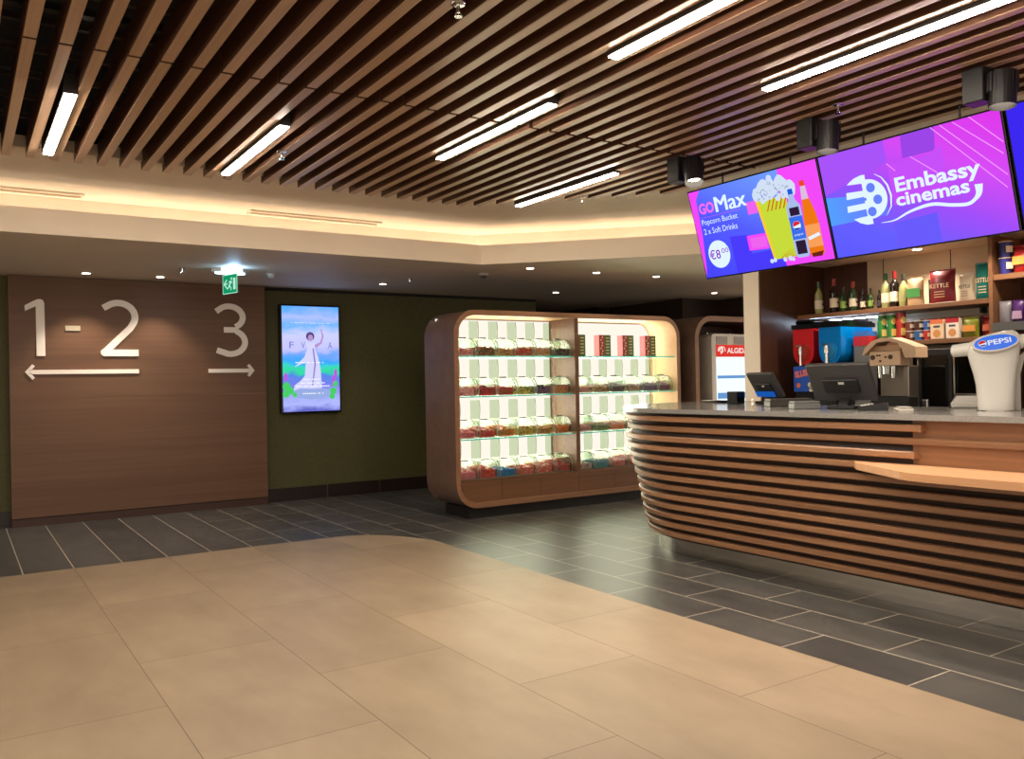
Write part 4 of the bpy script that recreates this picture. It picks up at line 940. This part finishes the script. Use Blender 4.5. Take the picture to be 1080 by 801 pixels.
for x, y, lb in [(5.55, 5.30, 'small white saucer at the far counter end'), (5.47, 5.08, 'small dark dish near the far counter end')]:
    t = thing('saucer', lb, 'dish', (x, y, TZ)); m = MB(); m.lathe([(0, 0), (.05, 0), (.085, .014), (.08, .017), (.048, .005), (0, .005)]); m.build('dish', M_LGREY if 'white' in lb else M_BLACK, t, True)
    m = MB(); m.cyl((0, 0, .0055), (0, 0, .012), .03, .028, 16); m.build('stack', M_LGREY if 'white' in lb else M_BLACK, t, True)
t = thing('card_reader', 'black box beside the till near the plaster column', 'card reader', (5.20, 4.70, TZ)); m = MB(); m.bbox(-.05, -.05, 0, .05, .05, .10, .005); m.build('body', M_BLACK, t); m = MB(); m.box(-.04, -.054, .02, .04, -.0505, .08); m.build('face', M_BLACKG, t)
t = thing('paper_slip', 'curled white paper slip on the counter before the column', 'paper', (4.99, 4.35, TZ)); m = MB()
stroke(m, [(0, .0), (.006, .02), (-.004, .035), (.004, .05)], .008, -.01, .01, 'y'); m.build('slip', M_WHITE, t)

# Pepsi tap tower
t = thing('drinks_tap', 'white drinks tap tower with oval blue badge on the counter', 'drinks tap', (4.80, 2.47, TZ), None, math.radians(-57)); 
# local: x to the viewer's right, -y to the viewer
WHT = mat('tap_white', (208, 205, 198), .22, 0, spec=.6); WHT2 = mat('tap_grey', (150, 144, 134), .3, .3)
def ell(cx, cy, z, a, b, n=28, p=2.6, tilt=0):
    out = []
    for i in range(n):
        th = 2 * PI * i / n; c, s = math.cos(th), math.sin(th)
        x = a * math.copysign(abs(c) ** (2 / p), c); y = b * math.copysign(abs(s) ** (2 / p), s)
        out.append((cx + x, cy + y, z + tilt * x))
    return out
prof = [(0, 0, .088, .075), (0, .004, .088, .075), (0, .06, .092, .075), (0, .14, .096, .074), (-.003, .20, .104, .075), (-.006, .26, .117, .078), (-.008, .31, .126, .082), (-.006, .345, .128, .085)]
m = MB(); rg = [ell(cx, 0, z, a, b) for cx, z, a, b in prof]
rg += [ell(-.002, .01, .375, .124, .080, tilt=.10), ell(.004, .02, .405, .112, .068, tilt=.16), ell(.01, .03, .425, .085, .045, tilt=.2), ell(.014, .035, .432, .04, .02, tilt=.2)]
m.loft(rg); m.build('tower', WHT, t, True)
m = MB(); m.lathe([(0, -.0), (.095, 0), (.095, .003), (0, .003)]); m.T = None; m.build('base_ring', M_STEEL, t)
# badge: oval disc on the slanted head facing the viewer
Tb = Matrix.Translation((-.004, -.076, .368)) @ Matrix.Rotation(math.radians(-8), 4, 'Y') @ Matrix.Rotation(math.radians(62), 4, 'X')
m = MB(); m.T = Tb; m.prism(arc(0, 0, .112, 0, 360, 36, .052), -.02, .012, 'z'); m.build('badge_rim', WHT, t, True)
m = MB(); m.T = Tb; m.prism(arc(0, 0, .104, 0, 360, 36, .046), .0122, .0135, 'z'); bd = m.build('badge', mat('tap_blue', (50, 104, 214), .25, emit=(40, 90, 214), es=.35), t); bd['label'] = 'blue oval badge'
TW = glow('tap_letter', (240, 240, 250), .9)
text_mesh('lettering', 'PEPSI', (-.036, -.014, .075, .018), TW, t, Tb, bold=.02, z=.0142)
m = MB(); m.T = Tb @ Matrix.Translation((-.062, .002, 0)); m.prism(arc(0, 0, .02, 0, 360, 20), .0137, .0142, 'z'); m.build('globe', TW, t)
m = MB(); m.T = Tb @ Matrix.Translation((-.062, .002, 0)); m.prism(arc(0, .002, .018, 10, 200, 12, .016), .0143, .0148, 'z'); m.build('globe_red', glow('globe_red', (220, 50, 40), .8), t)
m = MB(); m.T = Tb @ Matrix.Translation((-.062, .002, 0)); m.prism(arc(0, -.004, .017, 200, 345, 10, .013), .0143, .0148, 'z'); m.build('globe_blue', glow('globe_blue', (20, 50, 160), .8), t)
m = MB(); m.cyl((-.20, .02, .335), (-.10, .02, .345), .034, .040, 22); m.sphere((-.20, .02, .335), .034, 16, 10, (.5, 1, 1)); m.build('nozzle_arm', WHT, t, True)
m = MB(); rr = []
for i in range(9):
    u = i / 8; rr.append([(.06 + .16 * u + 0 * j, .02 + .045 * math.cos(2 * PI * j / 16), .355 + .05 * u + (.045 - .01 * u) * math.sin(2 * PI * j / 16)) for j in range(16)])
m.loft(rr); m.build('side_arm', WHT, t, True)
m = MB(); m.prism([(.088, 0), (.088, .22), (.12, .30), (.19, .36), (.19, .34), (.14, .28), (.12, .20), (.12, 0)], .0, .07, 'y'); m.build('rear_brace', WHT2, t, True)
for k, (x, y, lb) in enumerate([(5.12, 2.80, 'white clear-lidded tray left of the drinks tap'), (4.75, 2.08, 'white clear-lidded tray right of the drinks tap')]):
    t = thing('straw_tray', lb, 'tray', (x, y, TZ), 'trays beside the drinks tap', math.radians(-57)); m = MB(); m.bbox(-.09, -.06, 0, .09, .06, .035, .008); m.build('base', M_LGREY, t)
    m = MB(); m.prism([(-.085, .036), (.085, .036), (.06, .072), (-.06, .072)], -.055, .055, 'y'); m.build('cover', WHT, t)
t = thing('cup_rail', 'grey metal rail behind the drinks tap head', 'rail', (6.35, 2.9, 1.001)); m = MB(); m.box(-.1, -.25, .60, .1, .33, .66); m.build('rail', M_GREY, t); m = MB(); m.box(-.06, -.22, 0, .06, -.18, .599); m.box(-.06, .26, 0, .06, .30, .599); m.build('stand', M_BLACK, t)

# ================================================================ MENU SCREENS
SWD, SHT = 1.031, .598
U = Vector((-.2825, 0, .9593)).normalized(); RV = Vector((0, -1, 0)); NV = RV.cross(U)
def screen_base(ytop_left, label):
    """origin at the lower left corner of the picture, x right, y up, z towards the room"""
    t = thing('menu_screen', label, 'menu screen', (4.4, ytop_left, 2.003), 'menu screens above the counter')
    t.matrix_world = Matrix(((RV.x, U.x, NV.x, 4.4), (RV.y, U.y, NV.y, ytop_left), (RV.z, U.z, NV.z, 2.003), (0, 0, 0, 1)))
    m = MB(); m.bbox(-.009, -.009, -.055, SWD + .009, SHT + .009, -.001, .003); m.build('bezel', M_BLACKG, t)
    m = MB(); m.box(.3, .2, -.12, .7, .4, -.056); m.build('mount', M_BLACK, t)
    m = MB()
    for x in (.25, .80):
        m.T = None; a = Vector((x, SHT - .05, -.06)); up = Vector((0, U.z, NV.z)); 
        m.cyl(a, a + up.normalized() * .13, .006, .006, 8)
    m.build('hanger', M_BLACK, t)
    return t
def grad_mat(name, stops, ang=0.0, es=1.0, dist=.0):
    m = bpy.data.materials.new(name); m.use_nodes = True; nt = m.node_tree; nt.nodes.clear(); N = nt.nodes.new; Kk = nt.links.new
    o = N('ShaderNodeOutputMaterial'); e = N('ShaderNodeEmission'); e.inputs[1].default_value = es
    tc = N('ShaderNodeTexCoord'); mp = N('ShaderNodeMapping'); mp.inputs['Rotation'].default_value = (0, 0, ang); Kk(tc.outputs['Object'], mp.inputs[0])
    sp = N('ShaderNodeSeparateXYZ'); Kk(mp.outputs[0], sp.inputs[0]); r = N('ShaderNodeMapRange'); r.inputs['From Min'].default_value = dist; r.inputs['From Max'].default_value = dist + 1.0; Kk(sp.outputs[0], r.inputs['Value'])
    cr = N('ShaderNodeValToRGB'); Kk(r.outputs[0], cr.inputs[0])
    while len(cr.color_ramp.elements) < len(stops): cr.color_ramp.elements.new(.5)
    for el, (p, c) in zip(cr.color_ramp.elements, stops): el.position = p; el.color = L(*c)
    Kk(cr.outputs[0], e.inputs[0]); Kk(e.outputs[0], o.inputs[0]); return m
def sflat(t, name, pts, mt, lay):
    m = MB(); m.prism([(u * SWD, v * SHT) for u, v in pts], .0004 * lay, .0004 * lay + .0003, 'z'); return m.build(name, mt, t)
def el2(u, v, r, n=20, k=1.0): return [(u + r * math.cos(2 * PI * i / n), v + r * k * SWD / SHT * math.sin(2 * PI * i / n)) for i in range(n)]
def stext(t, s, u0, v0, u1, v1, mt, lay=8, bold=.0, shear=0):
    return text_mesh('lettering', s, (u0 * SWD, v0 * SHT, u1 * SWD, v1 * SHT), mt, t, None, bold, shear, z=.0004 * lay)
MAG = glow('menu_magenta', (238, 72, 244), 1.05); PNK = glow('menu_pink', (240, 100, 240), 1.0); WHS = glow('menu_white', (214, 232, 255), 1.15)
# --- left screen
t = screen_base(4.215, 'menu screen with popcorn bucket, leftmost of the menu screens')
sflat(t, 'picture', [(0, 0), (1, 0), (1, 1), (0, 1)], grad_mat('menu_blue', [(0, (70, 66, 255)), (.45, (84, 92, 255)), (1, (120, 170, 255))], -math.radians(62), 1.05, .0), 0)
sflat(t, 'magenta_block', [(0, .02), (.015, .1), (.045, .5), (.055, .9), (.10, 1), (0, 1)], MAG, 1)
sflat(t, 'magenta_block', [(.66, 0), (1, 0), (1, 1), (.73, 1), (.70, .5), (.655, .1)], MAG, 1)
sflat(t, 'blue_block', [(.27, .0), (.66, .0), (.66, .2), (.42, .19), (.42, .40), (.27, .42)], glow('menu_blue2', (74, 60, 250), 1.0), 1)
sflat(t, 'pink_block', [(.454, .744), (.545, .744), (.53, .61), (.455, .61)], PNK, 2)
sflat(t, 'pink_block', [(.405, .39), (.56, .385), (.56, .215), (.405, .225)], MAG, 2)
sflat(t, 'pink_block', [(.43, .36), (.55, .355), (.55, .24), (.43, .245)], PNK, 3)
stext(t, 'GO', .065, .725, .195, .85, glow('menu_go', (250, 110, 240), 1.0), 8, .04)
stext(t, 'Max', .205, .715, .457, .885, WHS, 8); stext(t, 'Max', .213, .715, .465, .885, WHS, 9)
sflat(t, 'underline', [(.065, .685), (.40, .69), (.40, .693), (.065, .688)], PNK, 3)
stext(t, 'Popcorn Bucket', .065, .585, .37, .665, WHS); stext(t, '2 x Soft Drinks', .067, .495, .352, .56, WHS)
sflat(t, 'price_disc', el2(.152, .25, .092, 28), WHS, 4); VIO = glow('menu_violet', (150, 40, 200), .9)
stext(t, '€8', .072, .20, .165, .31, VIO, 12, .01); stext(t, '.00', .168, .255, .238, .31, VIO, 12)
sflat(t, 'popcorn_bucket', [(.528, .74), (.757, .72), (.752, .085), (.58, .085)], glow('menu_lime', (200, 220, 60), 1.0), 4)
STR = glow('menu_stripe', (220, 110, 20), .9); STR2 = glow('menu_yellow', (250, 205, 40), 1.0)
sflat(t, 'bucket_edge', [(.528, .74), (.55, .738), (.597, .085), (.58, .085)], STR2, 5)
for k in range(5):
    x = .60 + k * .03; sflat(t, 'bucket_stripe', [(x, .60 + .0 * k), (x + .010, .60), (x + .045, .72), (x + .035, .72)], STR, 5)
    x = .63 + k * .025; sflat(t, 'bucket_stripe', [(x, .09), (x + .010, .09), (min(.756, x + .10), .09 + .9 * (min(.756, x + .10) - x)), (min(.752, x + .09), .09 + .9 * (min(.752, x + .09) - x))], STR, 5)
rnd = random.Random(5); CRN = glow('menu_corn', (206, 220, 240), 1.05); CRN2 = glow('menu_corn_shade', (160, 172, 205), 1.0); m = MB()
def corn(lst, mt, lay):
    m = MB()
    for u, v, r in lst: m.prism([(a * SWD, b * SHT) for a, b in el2(u, v, r, 9)], .0004 * lay, .0004 * lay + .0003, 'z')
    m.build('popcorn', mt, t)
c1 = []; c2 = []
for k in range(120):
    u = rnd.uniform(.53, .82); hm = .745 + .19 * max(0, 1 - ((u - .675) / .15) ** 2) ** .5; v = rnd.uniform(.71 if u > .54 else .76, hm); c1.append((u, v, rnd.uniform(.014, .022)))
for k in range(46):
    u = rnd.uniform(.55, .79); hm = .74 + .16 * max(0, 1 - ((u - .675) / .14) ** 2) ** .5; c2.append((u, rnd.uniform(.73, hm), rnd.uniform(.003, .006)))
c1 += [(.56, .075, .014), (.585, .08, .014), (.66, .07, .014), (.70, .075, .016), (.72, .06, .012)]
corn(c1, CRN, 6); corn(c2, CRN2, 7)
sflat(t, 'orange_bottle', [(.868, .78), (.90, .78), (.905, .68), (.935, .50), (.945, .38), (.945, .08), (.925, .05), (.86, .05), (.845, .08), (.845, .40), (.86, .62)], glow('menu_orange', (240, 120, 20), 1.0), 6)
sflat(t, 'bottle_neck', [(.868, .79), (.90, .79), (.908, .64), (.86, .64)], glow('menu_neck', (220, 190, 220), 1.0), 7)
sflat(t, 'bottle_cap', [(.866, .83), (.898, .83), (.902, .775), (.866, .775)], glow('menu_cap', (240, 70, 40), 1.0), 8)
sflat(t, 'bottle_label', [(.845, .38), (.945, .38), (.945, .15), (.845, .15)], glow('menu_label', (250, 160, 90), 1.0), 7)
sflat(t, 'label_mark', [(.85, .255), (.93, .29), (.94, .26), (.86, .225)], WHS, 8)
sflat(t, 'bottle_foot', [(.855, .09), (.94, .10), (.925, .05), (.86, .05)], glow('menu_foot', (120, 40, 30), .8), 8)
sflat(t, 'cola_bottle', [(.777, .735), (.81, .735), (.815, .66), (.842, .60), (.845, .50), (.838, .40), (.845, .25), (.845, .10), (.83, .065), (.76, .065), (.745, .10), (.745, .25), (.752, .40), (.742, .50), (.745, .60), (.77, .66)], glow('menu_glass', (170, 190, 235), 1.0), 9)
sflat(t, 'cola', [(.762, .585), (.83, .585), (.83, .50), (.762, .50)], glow('menu_cola', (50, 30, 60), .9), 10)
sflat(t, 'cola', [(.76, .24), (.83, .24), (.83, .10), (.76, .10)], glow('menu_cola', (50, 30, 60), .9), 10)
sflat(t, 'cola_label', [(.748, .49), (.842, .49), (.842, .255), (.748, .255)], glow('menu_lblue', (60, 110, 235), 1.0), 10)
sflat(t, 'cola_cap', [(.776, .775), (.81, .775), (.812, .72), (.776, .72)], glow('menu_capb', (30, 90, 220), 1.0), 10)
sflat(t, 'cola_globe', el2(.793, .395, .028, 18), WHS, 11); sflat(t, 'cola_globe_red', [(.793 + .026 * math.cos(a), .397 + .026 * SWD / SHT * math.sin(a)) for a in [math.radians(15 + 16 * i) for i in range(12)]], glow('menu_red', (226, 40, 40), 1.0), 12)
sflat(t, 'cola_globe_blue', [(.793 + .026 * math.cos(a), .390 + .024 * SWD / SHT * math.sin(a)) for a in [math.radians(205 + 14 * i) for i in range(10)]], glow('menu_navy', (20, 50, 170), 1.0), 12)
stext(t, 'pepsi', .765, .285, .825, .315, WHS, 12)
# --- middle screen
t = screen_base(3.163, 'menu screen showing the cinema logo, middle of the menu screens')
sflat(t, 'picture', [(0, 0), (1, 0), (1, 1), (0, 1)], grad_mat('menu_purple', [(0, (92, 92, 255)), (.25, (104, 96, 255)), (.48, (160, 80, 250)), (.72, (214, 76, 246)), (1, (224, 56, 236))], -math.radians(62), 1.0, .0), 0)
sflat(t, 'violet_block', [(0, .62), (.40, .80), (.40, 1), (0, 1)], glow('m2_v', (168, 84, 250), 1.0), 1)
sflat(t, 'light_block', [(0, .32), (.36, .33), (.36, .52), (0, .60)], grad_mat('m2_cyan', [(0, (84, 160, 255)), (.35, (110, 120, 255)), (1, (150, 90, 250))], 0, 1.0, 0), 2)
sflat(t, 'violet_block', [(.49, .80), (.655, .80), (.668, .82), (.682, 1), (.50, 1)], glow('m2_p', (156, 70, 232), 1.0), 2)
sflat(t, 'magenta_block', [(.40, .79), (.48, .76), (.66, .79), (.70, .84), (.70, .40), (.40, .40)], glow('m2_m', (200, 80, 250), 1.0), 1)
sflat(t, 'blue_block', [(.38, .0), (.62, .0), (.62, .27), (.38, .24)], glow('m2_b', (106, 92, 252), 1.0), 1)
RAY = glow('m2_ray', (240, 150, 255), 1.05)
for (a, b, c_, d) in [(.709, .996, .991, .461), (.772, .994, .987, .637), (.854, 1.0, .995, .728), (.395, .79, .44, .70), (.53, .80, .66, .60), (.66, .999, .98, .36)]:
    sflat(t, 'light_ray', [(a, b), (a + .006, b), (c_, d + .012), (c_, d)], RAY, 3)
LG = WHS
def spoly(name, pts, mt, lay): return sflat(t, name, pts, mt, lay)
ucx, vcx = .262, .505; rr_ = .108
def cc(r, a): return (ucx + r * math.cos(math.radians(a)), vcx + r * SWD / SHT * math.sin(math.radians(a)))
spoly('reel', [cc(rr_, a) for a in range(-104, 105, 8)], LG, 5)
spoly('reel_bar', [(.145, .676), (.165, .70), (.195, .725), (.238, .740), (.262, .738), (.262, .655), (.228, .664)], LG, 5)
spoly('reel_bar', [(.134, .606), (.262, .592), (.262, .536), (.129, .541)], LG, 5)
spoly('reel_bar', [(.124, .478), (.262, .476), (.262, .420), (.121, .418)], LG, 5)
spoly('reel_bar', [(.150, .345), (.205, .352), (.262, .35), (.262, .27), (.225, .272), (.185, .298)], LG, 5)
HOLE = glow('m2_hole', (104, 130, 252), 1.0)
for (u, v, r) in ((.284, .608, .026), (.313, .488, .026), (.268, .386, .026), (.240, .512, .009)): spoly('reel_hole', el2(u, v, r, 18), HOLE, 6)
m = MB(); pts = [(.318, .725), (.355, .68), (.382, .60), (.392, .50), (.382, .40), (.345, .32)]
stroke(m, [(u * SWD, v * SHT) for u, v in pts], .008, .0020, .0023, 'z', [.002, .006, .010, .011, .007, .001]); m.build('reel_arc', LG, t)
stext(t, 'Embassy', .425, .475, .872, .645, LG, 6, .028); stext(t, 'cinemas', .415, .385, .805, .50, LG, 6, .028)
cp = [(.308, .266), (.388, .268), (.483, .321), (.60, .347), (.70, .309), (.782, .291), (.824, .324), (.845, .37), (.850, .44)]
pts = []
for i in range(len(cp) - 1):
    p0, p1, p2, p3 = cp[max(0, i - 1)], cp[i], cp[i + 1], cp[min(len(cp) - 1, i + 2)]
    for k in range(5):
        s = k / 5; pts.append(tuple(.5 * ((2 * p1[j]) + (-p0[j] + p2[j]) * s + (2 * p0[j] - 5 * p1[j] + 4 * p2[j] - p3[j]) * s * s + (-p0[j] + 3 * p1[j] - 3 * p2[j] + p3[j]) * s ** 3) for j in (0, 1)))
pts.append(cp[-1])
n = len(pts); m = MB(); stroke(m, [(u * SWD, v * SHT) for u, v in pts], .02, .0020, .0023, 'z', [.002 + .016 * min(1, i / 14) + .026 * max(0, (i - n * .72) / (n * .28)) for i in range(n)]); m.build('swoosh', LG, t)
# --- right screen, cut by the frame
t = screen_base(2.103, 'menu screen cut by the right frame edge')
sflat(t, 'picture', [(0, 0), (1, 0), (1, 1), (0, 1)], glow('m3_blue', (60, 40, 240), 1.0), 0)
sflat(t, 'magenta_block', [(.06, .30), (.10, .15), (.9, .1), (.9, .9), (.12, .93), (.07, .85), (.06, .6)], MAG, 1)

# track spots over the counter
def track_spot(x, y, label, tilt, e=60):
    t = thing('ceiling_spot', label, 'spotlight', (x, y, 2.72), 'black spotlights over the counter')
    m = MB(); m.bbox(-.05, -.05, -.16, .05, .05, -.001, .004); m.build('gear_box', M_BLACK, t)
    Tm = Matrix.Translation((.03, -.10, -.02)) @ Matrix.Rotation(tilt[0], 4, 'X') @ Matrix.Rotation(tilt[1], 4, 'Y')
    m = MB(); m.T = Tm; m.cyl((0, 0, -.13), (0, 0, -.02), .058, .058, 24); m.cyl((0, 0, -.178), (0, 0, -.13), .058, .058, 24, False)
    for k in range(16):
        a = 2 * PI * k / 16; m.box(.060 * math.cos(a) - .003, .060 * math.sin(a) - .003, -.11, .067 * math.cos(a) + .003, .067 * math.sin(a) + .003, -.02)
    m.build('lamp_head', mat('spot_black', (20, 17, 20), .45), t)
    m = MB(); m.T = Tm; m.cyl((0, 0, -.138), (0, 0, -.1305), .05, .05, 22); m.build('lens', M_SPOTL, t)
    m = MB(); m.tube([(0, 0, -.001), (.0, -.04, -.03), (.03, -.08, -.05)], .008); m.build('yoke', M_BLACK, t)
    l = bpy.data.lights.new('spot_beam', 'SPOT'); l.energy = e; l.color = WARM2; l.spot_size = math.radians(78); l.spot_blend = .7; l.shadow_soft_size = .045
    o = bpy.data.objects.new('spot_beam', l); C.objects.link(o); o.parent = t; o.matrix_local = Tm @ Matrix.Translation((0, 0, -.19))
track_spot(3.90, 3.97, 'black ceiling spot left of the left menu screen', (math.radians(-14), math.radians(10)), 60)
track_spot(3.97, 3.02, 'black ceiling spot above the gap between left and middle screens', (0, math.radians(4)), 65)
track_spot(4.02, 2.12, 'black ceiling spot nearest the right frame edge', (0, math.radians(4)), 65)
track_spot(3.98, 1.1, 'black ceiling spot beyond the right frame edge', (0, 0), 65)
